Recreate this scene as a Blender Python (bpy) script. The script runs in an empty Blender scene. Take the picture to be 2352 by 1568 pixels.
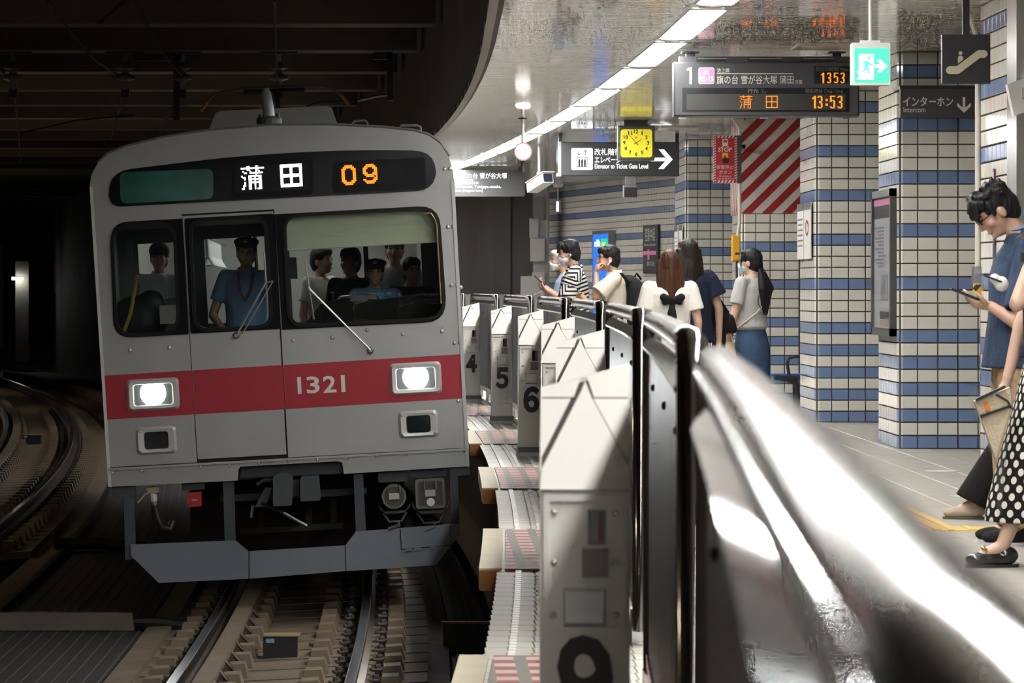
import bpy, bmesh, math, random
from mathutils import Vector, Matrix, Euler
from mathutils.geometry import tessellate_polygon
random.seed(7)
SC = bpy.context.scene
COL = SC.collection
# ---------------------------------------------------------------- camera, world, exposure
EYE = 1.25                       # eye height above the platform floor
FOC, CX, CY = 8000.0, 980.0, 660.0   # focal length and view axis for a 2352x1568 frame
cam_d = bpy.data.cameras.new('camera'); cam = bpy.data.objects.new('camera', cam_d); COL.objects.link(cam)
cam.location = (0, 0, EYE); cam.rotation_euler = (math.pi/2, 0, 0)
cam_d.sensor_width = 36; cam_d.lens = FOC/2352*36
cam_d.shift_x = (1176-CX)/2352; cam_d.shift_y = (CY-784)/2352
cam_d.clip_start = .05; cam_d.clip_end = 400
cam_d.dof.use_dof = True; cam_d.dof.focus_distance = 27.0; cam_d.dof.aperture_fstop = 13
SC.camera = cam
wd = bpy.data.worlds.new('world'); SC.world = wd; wd.use_nodes = True
wd.node_tree.nodes['Background'].inputs[0].default_value = (.9, .95, 1, 1)
wd.node_tree.nodes['Background'].inputs[1].default_value = .008
SC.view_settings.view_transform = 'Standard'; SC.view_settings.look = 'None'
SC.view_settings.exposure = 2.12; SC.view_settings.gamma = 1
LAMP = 13.0                       # radiance of the ceiling light panels
SALOON = 1.0                      # radiance of the lamps inside the carriage
try:
    SC.cycles.max_bounces = 4; SC.cycles.diffuse_bounces = 2; SC.cycles.glossy_bounces = 3; SC.cycles.adaptive_threshold = .09; SC.cycles.adaptive_min_samples = 12; SC.cycles.sample_clamp_indirect = 4.0; SC.cycles.transparent_max_bounces = 10; SC.cycles.caustics_reflective = False; SC.cycles.caustics_refractive = False
except Exception: pass

# ---------------------------------------------------------------- helpers
def W(px, py, Y):                 # where a sight line meets the depth Y
    return Vector(((px-CX)*Y/FOC, Y, EYE-(py-CY)*Y/FOC))
def C(Y):                         # the station lies on a wide curve
    return -(Y-24.4)**2/654.0
def dC(Y): return -(Y-24.4)/327.0
MATS = {}
def mat(name, col, rough=.5, metal=0., emit=None, es=0., spec=.5, noise=None, bump=None, alpha=1., trans=0., coat=0.):
    if name in MATS: return MATS[name]
    m = bpy.data.materials.new(name); m.use_nodes = True; nt = m.node_tree; b = nt.nodes['Principled BSDF']
    c = tuple(col)+(1,)
    b.inputs['Base Color'].default_value = c; b.inputs['Roughness'].default_value = rough; b.inputs['Metallic'].default_value = metal
    b.inputs['Specular IOR Level'].default_value = spec
    if coat: b.inputs['Coat Weight'].default_value = coat; b.inputs['Coat Roughness'].default_value = .05
    if emit: b.inputs['Emission Color'].default_value = tuple(emit)+(1,); b.inputs['Emission Strength'].default_value = es
    if trans: b.inputs['Transmission Weight'].default_value = trans
    tc = None
    if noise or bump:
        tc = nt.nodes.new('ShaderNodeTexCoord')
    if noise:                     # (scale, strength, (sx,sy,sz))
        mp = nt.nodes.new('ShaderNodeMapping'); n = nt.nodes.new('ShaderNodeTexNoise'); mx = nt.nodes.new('ShaderNodeMix'); mx.data_type = 'RGBA'
        nt.links.new(tc.outputs['Object'], mp.inputs[0]); nt.links.new(mp.outputs[0], n.inputs['Vector'])
        mp.inputs['Scale'].default_value = noise[2] if len(noise) > 2 else (1, 1, 1)
        n.inputs['Scale'].default_value = noise[0]; n.inputs['Detail'].default_value = 2
        k = noise[1]
        mx.inputs[6].default_value = tuple(max(0, x*(1-k)) for x in col)+(1,); mx.inputs[7].default_value = tuple(min(1, x*(1+k)) for x in col)+(1,)
        nt.links.new(n.outputs[0], mx.inputs[0]); nt.links.new(mx.outputs[2], b.inputs['Base Color'])
    if bump:                      # (scale, strength, (sx,sy,sz))
        mp = nt.nodes.new('ShaderNodeMapping'); n = nt.nodes.new('ShaderNodeTexNoise'); bp = nt.nodes.new('ShaderNodeBump')
        nt.links.new(tc.outputs['Object'], mp.inputs[0]); nt.links.new(mp.outputs[0], n.inputs['Vector'])
        mp.inputs['Scale'].default_value = bump[2] if len(bump) > 2 else (1, 1, 1)
        n.inputs['Scale'].default_value = bump[0]; n.inputs['Detail'].default_value = 1; bp.inputs['Strength'].default_value = bump[1]; bp.inputs['Distance'].default_value = .01
        nt.links.new(n.outputs[0], bp.inputs['Height']); nt.links.new(bp.outputs[0], b.inputs['Normal'])
    MATS[name] = m
    return m
def glow(name, col, s):
    if name in MATS: return MATS[name]
    m = bpy.data.materials.new(name); m.use_nodes = True; nt = m.node_tree; nt.nodes.clear()
    o = nt.nodes.new('ShaderNodeOutputMaterial'); e = nt.nodes.new('ShaderNodeEmission')
    e.inputs[0].default_value = tuple(col)+(1,); e.inputs[1].default_value = s; nt.links.new(e.outputs[0], o.inputs[0])
    if s < 4 and name != 'saloon lamp':
        try: m.cycles.emission_sampling = 'NONE'
        except Exception: pass
    MATS[name] = m; return m
def glass(name, tint=(1, 1, 1), refl=.08, rough=.0):
    if name in MATS: return MATS[name]
    m = bpy.data.materials.new(name); m.use_nodes = True; nt = m.node_tree; nt.nodes.clear()
    o = nt.nodes.new('ShaderNodeOutputMaterial'); t = nt.nodes.new('ShaderNodeBsdfTransparent'); g = nt.nodes.new('ShaderNodeBsdfGlossy')
    x = nt.nodes.new('ShaderNodeMixShader'); x.inputs[0].default_value = refl
    t.inputs[0].default_value = tuple(tint)+(1,); g.inputs['Roughness'].default_value = rough
    nt.links.new(t.outputs[0], x.inputs[1]); nt.links.new(g.outputs[0], x.inputs[2]); nt.links.new(x.outputs[0], o.inputs[0])
    MATS[name] = m; return m
class MB:
    def __init__(s): s.v = []; s.f = []
    def add(s, vs, fs):
        n = len(s.v); s.v += [tuple(v) for v in vs]; s.f += [tuple(i+n for i in f) for f in fs]; return s
    def box(s, x0, x1, y0, y1, z0, z1, M=None):
        vs = [Vector((x, y, z)) for z in (z0, z1) for y in (y0, y1) for x in (x0, x1)]
        if M: vs = [M @ v for v in vs]
        return s.add(vs, [(0, 2, 3, 1), (4, 5, 7, 6), (0, 1, 5, 4), (2, 6, 7, 3), (0, 4, 6, 2), (1, 3, 7, 5)])
    def cbox(s, x0, x1, y0, y1, z0, z1, c=.01):    # box whose face towards -Y has chamfered edges
        a = [(x0, z0), (x1, z0), (x1, z1), (x0, z1)]; b = [(x0+c, z0+c), (x1-c, z0+c), (x1-c, z1-c), (x0+c, z1-c)]
        vs = [(x, y1, z) for x, z in a]+[(x, y0+c, z) for x, z in a]+[(x, y0, z) for x, z in b]
        fs = [(3, 2, 1, 0), (8, 9, 10, 11)]
        for i in range(4):
            j = (i+1) % 4; fs += [(i, j, 4+j, 4+i), (4+i, 4+j, 8+j, 8+i)]
        return s.add(vs, fs)
    def plate(s, outer, y0, y1, holes=()):          # outline in x,z with holes, from y0 (front) to y1
        loops = [list(outer)]+[list(h) for h in holes]
        flat = [p for l in loops for p in l]; n = len(flat)
        tri = tessellate_polygon([[Vector((p[0], p[1], 0)) for p in l] for l in loops])
        vs = [(p[0], y0, p[1]) for p in flat]+[(p[0], y1, p[1]) for p in flat]
        fs = []
        for a, b, c in tri:
            pa, pb, pc = flat[a], flat[b], flat[c]
            cr = (pb[0]-pa[0])*(pc[1]-pa[1])-(pb[1]-pa[1])*(pc[0]-pa[0])
            if cr < 0: b, c = c, b
            fs += [(a, b, c), (n+a, n+c, n+b)]
        k = 0
        for l in loops:
            m = len(l)
            for i in range(m):
                j = (i+1) % m; fs.append((k+i, n+k+i, n+k+j, k+j))
            k += m
        return s.add(vs, fs)
    def tube(s, pts, r, n=8, cap=True, r1=None):
        pts = [Vector(p) for p in pts]; rings = []; up = None
        for i, p in enumerate(pts):
            d = (pts[min(i+1, len(pts)-1)]-pts[max(i-1, 0)]).normalized()
            if up is None:
                up = Vector((0, 0, 1)) if abs(d.z) < .9 else Vector((1, 0, 0))
            a = d.cross(up).normalized(); b = a.cross(d).normalized(); up = b
            rr = r if r1 is None else r+(r1-r)*i/max(1, len(pts)-1)
            if isinstance(r, (list, tuple)): rr = r[i]
            rings.append([p+a*math.cos(2*math.pi*k/n)*rr+b*math.sin(2*math.pi*k/n)*rr for k in range(n)])
        vs = [v for q in rings for v in q]; fs = []
        for i in range(len(rings)-1):
            for k in range(n):
                fs.append((i*n+k, i*n+(k+1) % n, (i+1)*n+(k+1) % n, (i+1)*n+k))
        if cap: fs += [tuple(range(n-1, -1, -1)), tuple(range((len(rings)-1)*n, len(rings)*n))]
        return s.add(vs, fs)
    def lathe(s, prof, c=(0, 0, 0), n=16, axis='z'):    # prof: (r, h)
        vs = []; fs = []
        for r, h in prof:
            for k in range(n):
                a = 2*math.pi*k/n; x, y = r*math.cos(a), r*math.sin(a)
                p = (x, y, h) if axis == 'z' else ((x, h, y) if axis == 'y' else (h, x, y))
                vs.append((p[0]+c[0], p[1]+c[1], p[2]+c[2]))
        for i in range(len(prof)-1):
            for k in range(n):
                fs.append((i*n+k, i*n+(k+1) % n, (i+1)*n+(k+1) % n, (i+1)*n+k))
        fs += [tuple(range(n-1, -1, -1)), tuple(range((len(prof)-1)*n, len(prof)*n))]
        return s.add(vs, fs)
    def sweep(s, prof, Y0, Y1, step=1.5, closed=True, off=None):  # profile of (u,z) drawn along the curve of the station
        n = len(prof); k = max(1, int(math.ceil((Y1-Y0)/step))); vs = []; fs = []
        for i in range(k+1):
            Y = Y0+(Y1-Y0)*i/k
            vs += [(u+C(Y)+(off(Y) if off else 0), Y, z) for u, z in prof]
        for i in range(k):
            for j in range(n if closed else n-1):
                q = (j+1) % n; fs.append((i*n+j, i*n+q, (i+1)*n+q, (i+1)*n+j))
        if closed: fs += [tuple(range(n-1, -1, -1)), tuple(range(k*n, k*n+n))]
        return s.add(vs, fs)
    def build(s, name, m, parent=None, smooth=False, fix=True):
        me = bpy.data.meshes.new(name); me.from_pydata(s.v, [], s.f)
        if fix:
            bm = bmesh.new(); bm.from_mesh(me); bmesh.ops.recalc_face_normals(bm, faces=bm.faces); bm.to_mesh(me); bm.free()
        for q in (m if isinstance(m, (list, tuple)) else [m]): me.materials.append(q)
        if smooth:
            for p in me.polygons: p.use_smooth = True
            try: me.set_sharp_from_angle(angle=math.radians(smooth if smooth is not True else 40))
            except Exception: pass
        o = bpy.data.objects.new(name, me); COL.objects.link(o)
        if parent is not None: o.parent = parent
        return o
def tag(o, label=None, cat=None, group=None, kind=None):
    if label: o['label'] = label
    if cat: o['category'] = cat
    if group: o['group'] = group
    if kind: o['kind'] = kind
    return o
def empty(name, loc, label=None, cat=None, group=None, kind=None, rot=(0, 0, 0)):
    o = bpy.data.objects.new(name, None); COL.objects.link(o); o.location = loc; o.rotation_euler = rot; o.empty_display_size = .05
    return tag(o, label, cat, group, kind)
def inst(src, name, parent, loc=(0, 0, 0), rot=(0, 0, 0), scale=(1, 1, 1)):
    o = bpy.data.objects.new(name, src.data if hasattr(src, 'data') else src); COL.objects.link(o)
    o.parent = parent; o.location = loc; o.rotation_euler = rot; o.scale = scale
    return o
def copy_tree(o, parent=None):
    c = o.copy(); COL.objects.link(c); c.parent = parent
    for ch in list(o.children): copy_tree(ch, c)
    return c
def rrect(x0, z0, x1, z1, r, n=5):
    p = []
    for cx, cz, a in ((x1-r, z0+r, -90), (x1-r, z1-r, 0), (x0+r, z1-r, 90), (x0+r, z0+r, 180)):
        for i in range(n+1):
            t = math.radians(a+90*i/n); p.append((cx+r*math.cos(t), cz+r*math.sin(t)))
    return p
def rquad(q, r, n=5):             # quad of (x,z) corners with rounded corners
    p = []; m = len(q)
    for i in range(m):
        b = Vector(q[i]); a = Vector(q[i-1]); c = Vector(q[(i+1) % m])
        rr = r[i] if isinstance(r, (list, tuple)) else r
        d0 = (a-b).normalized()*rr; d1 = (c-b).normalized()*rr
        for k in range(n+1):
            t = k/n; p.append(tuple((b+d0)*(1-t)**2+b*2*t*(1-t)+(b+d1)*t*t))
    return p
_tx = {}
def text_geo(s, bold):
    if (s, bold) in _tx: return _tx[(s, bold)]
    c = bpy.data.curves.new('lettering', 'FONT'); c.body = s; c.resolution_u = 3; c.offset = bold; c.fill_mode = 'FRONT'
    o = bpy.data.objects.new('lettering', c); me = o.to_mesh()
    v = [(p.co.x, p.co.y) for p in me.vertices]; f = [tuple(p.vertices) for p in me.polygons]
    o.to_mesh_clear(); bpy.data.objects.remove(o); bpy.data.curves.remove(c)
    _tx[(s, bold)] = (v, f); return v, f
def text(name, s, box, y, m, parent, bold=.006):   # lettering fitted to box (x0,z0,x1,z1), facing -Y
    v, f = text_geo(s, bold)
    xs = [p[0] for p in v]; ys = [p[1] for p in v]; x0, z0, x1, z1 = box
    ax = (x1-x0)/max(1e-6, max(xs)-min(xs)); az = (z1-z0)/max(1e-6, max(ys)-min(ys)); mx, mz = min(xs), min(ys)
    b = MB(); b.add([(x0+(p[0]-mx)*ax, y, z0+(p[1]-mz)*az) for p in v], f)
    return b.build(name, m, parent, fix=False)
def led(name, rows, box, y, m, parent, fill=.86):
    x0, z0, x1, z1 = box; n = len(rows); w = max(len(r) for r in rows); dx = (x1-x0)/w; dz = (z1-z0)/n; b = MB()
    for j, r in enumerate(rows):
        for i, ch in enumerate(r):
            if ch == '#':
                cx, cz = x0+(i+.5)*dx, z1-(j+.5)*dz; a, c = dx*fill/2, dz*fill/2
                b.add([(cx-a, y, cz-c), (cx+a, y, cz-c), (cx+a, y, cz+c), (cx-a, y, cz+c)], [(0, 1, 2, 3)])
    return b.build(name, m, parent, fix=False)
def bolt_mesh(r=.012, h=.008, name='bolt'):
    b = MB(); b.lathe([(r*1.25, 0), (r*1.2, -h*.3), (r*.9, -h*.8), (r*.3, -h)], n=8, axis='y'); return b

# ---------------------------------------------------------------- materials
M_concrete = mat('dark concrete', (.115, .10, .082), .85, noise=(1.2, .35), bump=(8, .4))
M_beam = mat('beam concrete', (.10, .08, .06), .85, noise=(1.5, .35, (.4, 1, 2)))
M_slab = mat('track slab concrete', (.14, .115, .09), .85, noise=(3, .35), bump=(12, .4))
M_sleeper = mat('sleeper concrete', (.165, .125, .085), .8, noise=(4, .35), bump=(20, .3))
M_mat = mat('ribbed rubber mat', (.022, .021, .020), .75, noise=(3, .25))
M_matline = mat('mat seam', (.12, .115, .11), .7)
M_black = mat('black rubber', (.012, .012, .013), .5)
M_blackmetal = mat('black painted metal', (.018, .019, .022), .45)
M_darkgrey = mat('sign dark grey', (.052, .054, .06), .42)
M_steel = mat('steel rail', (.20, .17, .14), .35, .9, noise=(6, .3))
M_railtop = mat('polished rail head', (.62, .62, .64), .18, 1.)
M_stainless = mat('stainless front', (.42, .425, .42), .38, .55, noise=(2.2, .10, (1, 1, .5)), bump=(3, .04, (1, 1, 1)))
M_stain2 = mat('brushed stainless', (.55, .55, .55), .24, 1., bump=(40, .08, (1, 1, .05)))
M_chrome = mat('polished tube', (.24, .235, .23), .10, 1.)
M_fencepanel = mat('fence sheet', (.07, .073, .074), .38, .4, spec=.3, bump=(2.5, .06, (1, 1, 1)))
M_white = mat('white enamel', (.72, .72, .70), .35)
M_offwhite = mat('ivory paint', (.62, .59, .53), .4)
M_cream = mat('cream post paint', (.84, .81, .765), .38, noise=(5, .05))
M_red = mat('red paint', (.40, .022, .038), .38)
M_number = mat('white lettering', (.78, .76, .72), .5)
M_ink = mat('black lettering', (.012, .012, .012), .5)
M_skirt = mat('blue grey skirt paint', (.17, .20, .235), .38, noise=(3, .08))
M_under = mat('underframe paint', (.05, .062, .075), .5)
M_tilew = mat('white glazed tile', (.76, .74, .68), .12, spec=.6, noise=(.9, .05))
M_tileb = mat('blue glazed tile', (.19, .27, .47), .12, spec=.6, noise=(.9, .10))
M_grout = mat('dark grout', (.10, .085, .065), .9)
M_floor = mat('floor tile', (.36, .34, .30), .5, noise=(3.5, .12), bump=(30, .1))
M_floorj = mat('floor joint', (.45, .43, .40), .8)
M_yellow = mat('tactile yellow', (.72, .46, .11), .55, noise=(8, .12))
M_lamp = glow('lamp diffuser', (1, .985, .95), LAMP)
M_frame = mat('aluminium frame', (.30, .30, .31), .35, .8)
M_pipe = mat('grey pipe', (.38, .37, .34), .5)
M_wire = mat('wire', (.02, .019, .017), .7, spec=.15)
# ================================================================ the setting
ZR = -1.184                       # rail head level, mid track
CEIL = 3.077
def wb(b, name, m, root, smooth=False):          # world-space geometry under an unrotated root
    o = b.build(name, m, root, smooth); o.location = -Vector(root.location); return o
# platform
b = MB()
n = 90; vs = []; fs = []
for i in range(n+1):
    Y = -38+110*i/n
    vs += [(.46+C(Y), Y, -.004), (7.0, Y, -.004), (7.0, Y, -.35), (.56+C(Y), Y, -.35), (.56+C(Y), Y, -1.7)]
for i in range(n):
    for j in (0, 1, 2, 3): fs.append((i*5+j, i*5+j+1, (i+1)*5+j+1, (i+1)*5+j)) if j != 1 else None
    fs.append((i*5+3, i*5, (i+1)*5, (i+1)*5+3))
b.add(vs, fs)
floor = tag(b.build('floor', M_floor), 'grey tiled platform floor running beside the track', 'floor', kind='structure')
# floor tiles, 0.3 x 0.6 m
tm = MB(); tm.cbox(-.147, .147, -.012, 0, -.297, .297, .004)
tme = tm.build('tile', M_floor, floor); tme.rotation_euler = (-math.pi/2, 0, 0); tme.location = (1.35, 12.3, -.012)
first = True
cnt = 0
far = MB()
for iy in range(-6, 86):
    for ix in range(0, 13):
        X, Y = 1.35+.3*ix, 12.3+.6*iy
        if ix == 0 and iy == 0: continue
        near = 0 <= iy <= 31 and ix <= 8
        if not near:
            far.box(X-.147, X+.147, Y-.297, Y+.297, -.012, -.001); continue
        inst(tme, 'tile', floor, (X, Y, -.012), (-math.pi/2, 0, 0))
tag(far.build('tile_field', M_floor, floor), kind='stuff')
# platform edge strip and tactile paving
M_edge = mat('platform edge tile', (.60, .60, .52), .4, noise=(5, .15))
es = MB()
for i in range(0, 330):
    Y = 5.0+i*.2
    if Y > 66: break
    for j in range(9):
        u = .475+j*.085
        es.box(u-.039+C(Y), u+.039+C(Y), Y-.096, Y+.096, -.012, 0)
tag(es.build('edge_tile_field', M_edge, floor), kind='stuff')
tagg = dict(kind='stuff')
M_stud = mat('glazed anti slip stud', (.82, .82, .74), .3)
st = MB()
for i in range(0, 620):
    Y = 5.0+i*.1
    for j in range(4):
        u = .53+j*.115
        st.box(u-.013+C(Y), u+.013+C(Y), Y-.040, Y+.040, -.002, .006)
tag(st.build('anti_slip_stud_field', M_stud, floor), kind='stuff')
# trackway slab and walls
b = MB(); b.sweep([(-7.2, -1.62), (.62, -1.62), (.62, -1.9), (-7.2, -1.9)], -38, 150, 2.5)
tag(b.build('trackway_floor', M_slab), 'brown concrete trackway floor between platform and tunnel wall', 'ground', kind='structure')
b = MB(); b.sweep([(-7.2, -1.7), (-7.2, 4.9), (-7.5, 4.9), (-7.5, -1.7)], -38, 150, 3)
tag(b.build('wall_left', M_concrete), 'dark tunnel wall beyond the second track', 'wall', kind='structure')
b = MB(); b.sweep([(1.0, -1.7), (1.0, 4.9), (1.3, 4.9), (1.3, -1.7)], 72, 150, 3)
tag(b.build('wall_tunnel', M_concrete), 'dark tunnel wall on the outer side of the curve beyond the platform', 'wall', kind='structure')
b = MB(); b.box(-12, 1.75, 150, 150.3, -2, 5); b.box(-30, 3, 150, 150.3, -2, 5)
tag(b.build('wall_end', M_black), 'black far end of the tunnel', 'wall', kind='structure')
FO = lambda Y: -.10*min(1, max(0, (40-Y)/16))
# fascia between platform ceiling and trackway, trackway ceiling with beams
b = MB(); b.sweep([(.50, CEIL-.04), (.50, 4.75), (.65, 4.75), (.65, CEIL+.02), (.52, CEIL-.04)], -38, 68, 1.2, off=FO)
fas = tag(b.build('wall_fascia', M_concrete), 'curved dark concrete fascia above the platform edge', 'wall', kind='structure')
b = MB(); b.sweep([(.50, CEIL-.045), (.56, CEIL-.045), (.56, CEIL+.01), (.50, CEIL+.01)], -38, 68, 1.0, off=FO)
tr = b.build('trim_1', mat('ceiling edge trim', (.46, .40, .35), .5)); tag(tr, 'beige trim strip along the curved platform ceiling edge', 'trim', kind='structure')
b = MB(); b.sweep([(-7.3, 4.72), (.6, 4.72), (.6, 5.0), (-7.3, 5.0)], -38, 150, 2.5)
tc = tag(b.build('ceiling_trackway', M_concrete), 'dark concrete ceiling above the tracks', 'ceiling', kind='structure')
bm_ = MB(); bm_.box(-9.5, 0.42, -.3, .3, -.54, 0)
bmo = bm_.build('beam', M_beam, tc); bmo.location = (C(26.1), 26.1, 4.72)
for k in range(1, 24):
    Y = 26.1+4.3*k; inst(bmo, 'beam', tc, (C(Y), Y, 4.72))
# platform ceiling of narrow spandrel strips
M_ceil = mat('satin ceiling strip', (.80, .77, .71), .07, .12, spec=.7, noise=(1.0, .05), bump=(2.0, .10, (1.6, .25, 1)))
b = MB(); vs = []; fs = []
p = .105; Y = -38.0
while Y < 68:
    k = len(vs)
    for f, dz in ((0, .012), (.02, .0), (.35, -.0016), (.65, -.0016), (.98, .0), (1.0, .012)):
        y = Y+p*f; vs += [(.55+C(y)+FO(y), y, CEIL+dz), (7.0, y, CEIL+dz)]
    for j in range(5): fs.append((k+2*j, k+2*j+1, k+2*j+3, k+2*j+2))
    Y += p
b.add(vs, fs)
ceil = tag(b.build('ceiling', M_ceil, fix=False), 'glossy ribbed platform ceiling of narrow metal strips', 'ceiling', kind='structure')
b = MB(); b.box(-1.5, 7, 2, 68, CEIL+.05, CEIL+.1); 
# back walls
b = MB(); b.box(6.9, 7.1, -38, 58, -.3, 3.2)
wbk = tag(b.build('wall_right', M_tilew), 'white tiled wall behind the platform columns', 'wall', kind='structure')
b = MB(); b.box(-3.5, 2.25, 66.5, 66.9, -.3, 3.3); b.box(-1.2, -.45, 66.42, 66.5, 0, 3.2); b.box(.95, 1.6, 66.40, 66.5, 0, 3.2)
wf = tag(b.build('wall_far', mat('grey tunnel concrete', (.20, .19, .175), .8, noise=(1.5, .3, (2, 1, .3)))), 'dark concrete wall closing the far end of the platform', 'wall', kind='structure')
b = MB(); b.plate([(-.9, 0), (-.32, 0), (-.32, 3.1), (-.9, 3.1)], 66.38, 66.42)
# far tiled wall, slanting towards the platform end
RW, TW = .1026, .1566             # tile pitch: row height, column width
def is_blue(r):                   # r counted from the floor, first row 1
    return r in (1, 3, 5, 7, 9) or (r > 9 and (r-9) % 4 == 0)
A, B_ = Vector((4.15, 54.5, 0)), Vector((2.18, 64.0, 0)); L = (B_-A).length
ang = math.atan2(B_.y-A.y, B_.x-A.x)
wt = empty('wall_back', A, 'long white and blue tiled wall curving to the far end of the platform', 'wall', kind='structure', rot=(0, 0, ang-math.pi))
def tile_field(x0, x1, y, rows, mw, mb_, parent, thick=.012, tw=TW, skip=None):
    a, c = MB(), MB(); nx = int(round((x1-x0)/tw))
    for r in range(1, rows+1):
        z0 = (r-1)*RW; q = c if is_blue(r) else a
        for i in range(nx):
            x = x0+i*tw
            q.box(x+.004, x+tw-.004, y-thick, y, z0+.005, min(z0+RW-.005, CEIL))
    oa = a.build('white_tile_field', mw, parent); ob = c.build('blue_tile_field', mb_, parent)
    tag(oa, kind='stuff'); tag(ob, kind='stuff')
MB().box(-L, 0, 0, .25, -.2, CEIL+.02).build('wall_core', M_grout, wt)
tile_field(-L, 0, 0, 30, mat('aged white tile', (.62, .585, .53), .35, noise=(.8, .08)), mat('aged blue tile', (.15, .20, .33), .3, noise=(.8, .1)), wt)

# ---------------------------------------------------------------- tiled columns
tw_me = MB().cbox(.0045, TW-.0045, -.014, 0, .005, RW-.005, .003).build('tile', M_tilew)
tb_me = MB().cbox(.0045, TW-.0045, -.014, 0, .005, RW-.005, .003).build('tile', M_tileb)
TWD, TBD = tw_me.data, tb_me.data
bpy.data.objects.remove(tw_me); bpy.data.objects.remove(tb_me)
M_corner = mat('pale corner tile', (.76, .74, .68), .10, spec=.7)
M_cornerb = mat('blue corner tile with sheen', (.26, .36, .56), .10, spec=.7)  # tile blue lightened, the sheen of the bevel is in the colour
def column(name, X0, Y0, depth, nfront, label, side_parts=False, front_parts=True, stripe=None):
    """front face towards -Y at Y0, left face towards -X at X0"""
    root = empty(name, (X0, Y0, 0), label, 'column', 'tiled platform columns', 'structure')
    MB().box(.016, 1.5, .016, depth, -.02, CEIL+.02).build('column_core', M_grout, root)
    rows = 30
    off = .125                     # corner tiles stand first
    cw, cb = MB(), MB()
    for r in range(1, rows+1):
        z0 = (r-1)*RW
        q = cb if is_blue(r) else cw
        h = min(RW, CEIL-z0)
        # corner piece: L shaped bullnose
        if not (stripe and z0 >= stripe-.01):

            P = [(0, .045), (.042, .002), (.06, .016), (.016, .06)]
            q.add([(x, y, z) for z in (z0+.005, z0+h-.005) for x, y in P], [(3, 2, 1, 0), (4, 5, 6, 7), (0, 1, 5, 4), (1, 2, 6, 5), (2, 3, 7, 6), (3, 0, 4, 7)])
        for i in range(nfront):
            x = i*TW if i else .040
            w = 1 if i else (TW-.040)/TW
            if stripe and z0 >= stripe-.01: continue
            if front_parts:
                o = inst(TBD if is_blue(r) else TWD, 'tile', root, (x, .016, z0), (0, 0, 0), (w, 1, h/RW))
    cw.build('corner_tile_field', M_corner, root)['kind'] = 'stuff'; cb.build('corner_tile_field', M_cornerb, root)['kind'] = 'stuff'
    ns = int((depth-.05)/TW); a, c = MB(), MB()
    for r in range(1, rows+1):
        z0 = (r-1)*RW; h = min(RW, CEIL-z0)
        if stripe and z0 >= stripe-.01: continue
        for i in range(ns):
            y = .05+i*TW
            if side_parts:
                inst(TBD if is_blue(r) else TWD, 'tile', root, (.016, y+TW, z0), (0, 0, -math.pi/2), (1, 1, h/RW))
            else:
                (c if is_blue(r) else a).box(.002, .016, y+.004, y+TW-.004, z0+.005, z0+h-.005)
    if a.v: a.build('side_tile_field', M_tilew, root)['kind'] = 'stuff'; c.build('side_tile_field', M_tileb, root)['kind'] = 'stuff'
    return root
col0 = column('tiled_column', 3.59, 21.45, 1.25, 0, 'white and blue tiled column beside the man with the phone, mostly out of view', side_parts=True)
col1 = column('tiled_column', 3.65, 27.0, 1.25, 5, 'white and blue tiled column below the intercom sign')
col2 = column('tiled_column', 3.60, 32.3, 1.42, 5, 'white and blue tiled column between the bench and the framed notice')
col3 = column('tiled_column', 3.415, 37.8, 1.30, 4, 'tiled column wrapped with red and white warning stripes', stripe=20*RW)
col4 = column('tiled_column', 3.19, 43.0, 1.9, 4, 'farthest tiled column, behind the red emergency stop sign')
# warning stripes on the upper part of col3
M_sr = mat('warning red', (.33, .018, .022), .35); M_sw = mat('warning white', (.66, .63, .58), .35)
def stripes(name, w, z0, z1, pitch, m, parent, y=0., slope=1., axis='x', x_off=0.):
    b = MB(); h = z1-z0; k = -int(h*1.0/slope/pitch)-2
    while k*pitch < w+.5:
        # band from (x,z0) leaning to the right, clipped to 0..w
        poly = [(k*pitch, z0), (k*pitch+pitch/2, z0), (k*pitch+pitch/2+h/slope, z1), (k*pitch+h/slope, z1)]
        def clip(P, ax, v, keep):
            out = []
            for i in range(len(P)):
                a, c = P[i], P[(i+1) % len(P)]; ia, ic = keep(a[ax]), keep(c[ax])
                if ia: out.append(a)
                if ia != ic:
                    t = (v-a[ax])/(c[ax]-a[ax]); out.append((a[0]+(c[0]-a[0])*t, a[1]+(c[1]-a[1])*t))
            return out
        P = clip(poly, 0, 0, lambda q: q >= 0)
        if P: P = clip(P, 0, w, lambda q: q <= w)
        if len(P) > 2: b.add([((x, y, z) if axis == 'x' else (y, w-x, z)) for x, z in P], [tuple(range(len(P)))])
        k += 1
    return b.build(name, m, parent, fix=False)
MB().box(0, .72, -.004, .016, 20*RW, CEIL).build('stripe_panel', M_sw, col3)
MB().box(-.004, .016, 0, 1.3, 20*RW, CEIL).build('stripe_panel', M_sw, col3)
stripes('red_stripe', .72, 20*RW+.002, CEIL, .22, M_sr, col3, -.006, .98)
stripes('red_stripe', 1.3, 20*RW+.002, CEIL, .22, M_sr, col3, -.006, 2.2, 'y')

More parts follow.
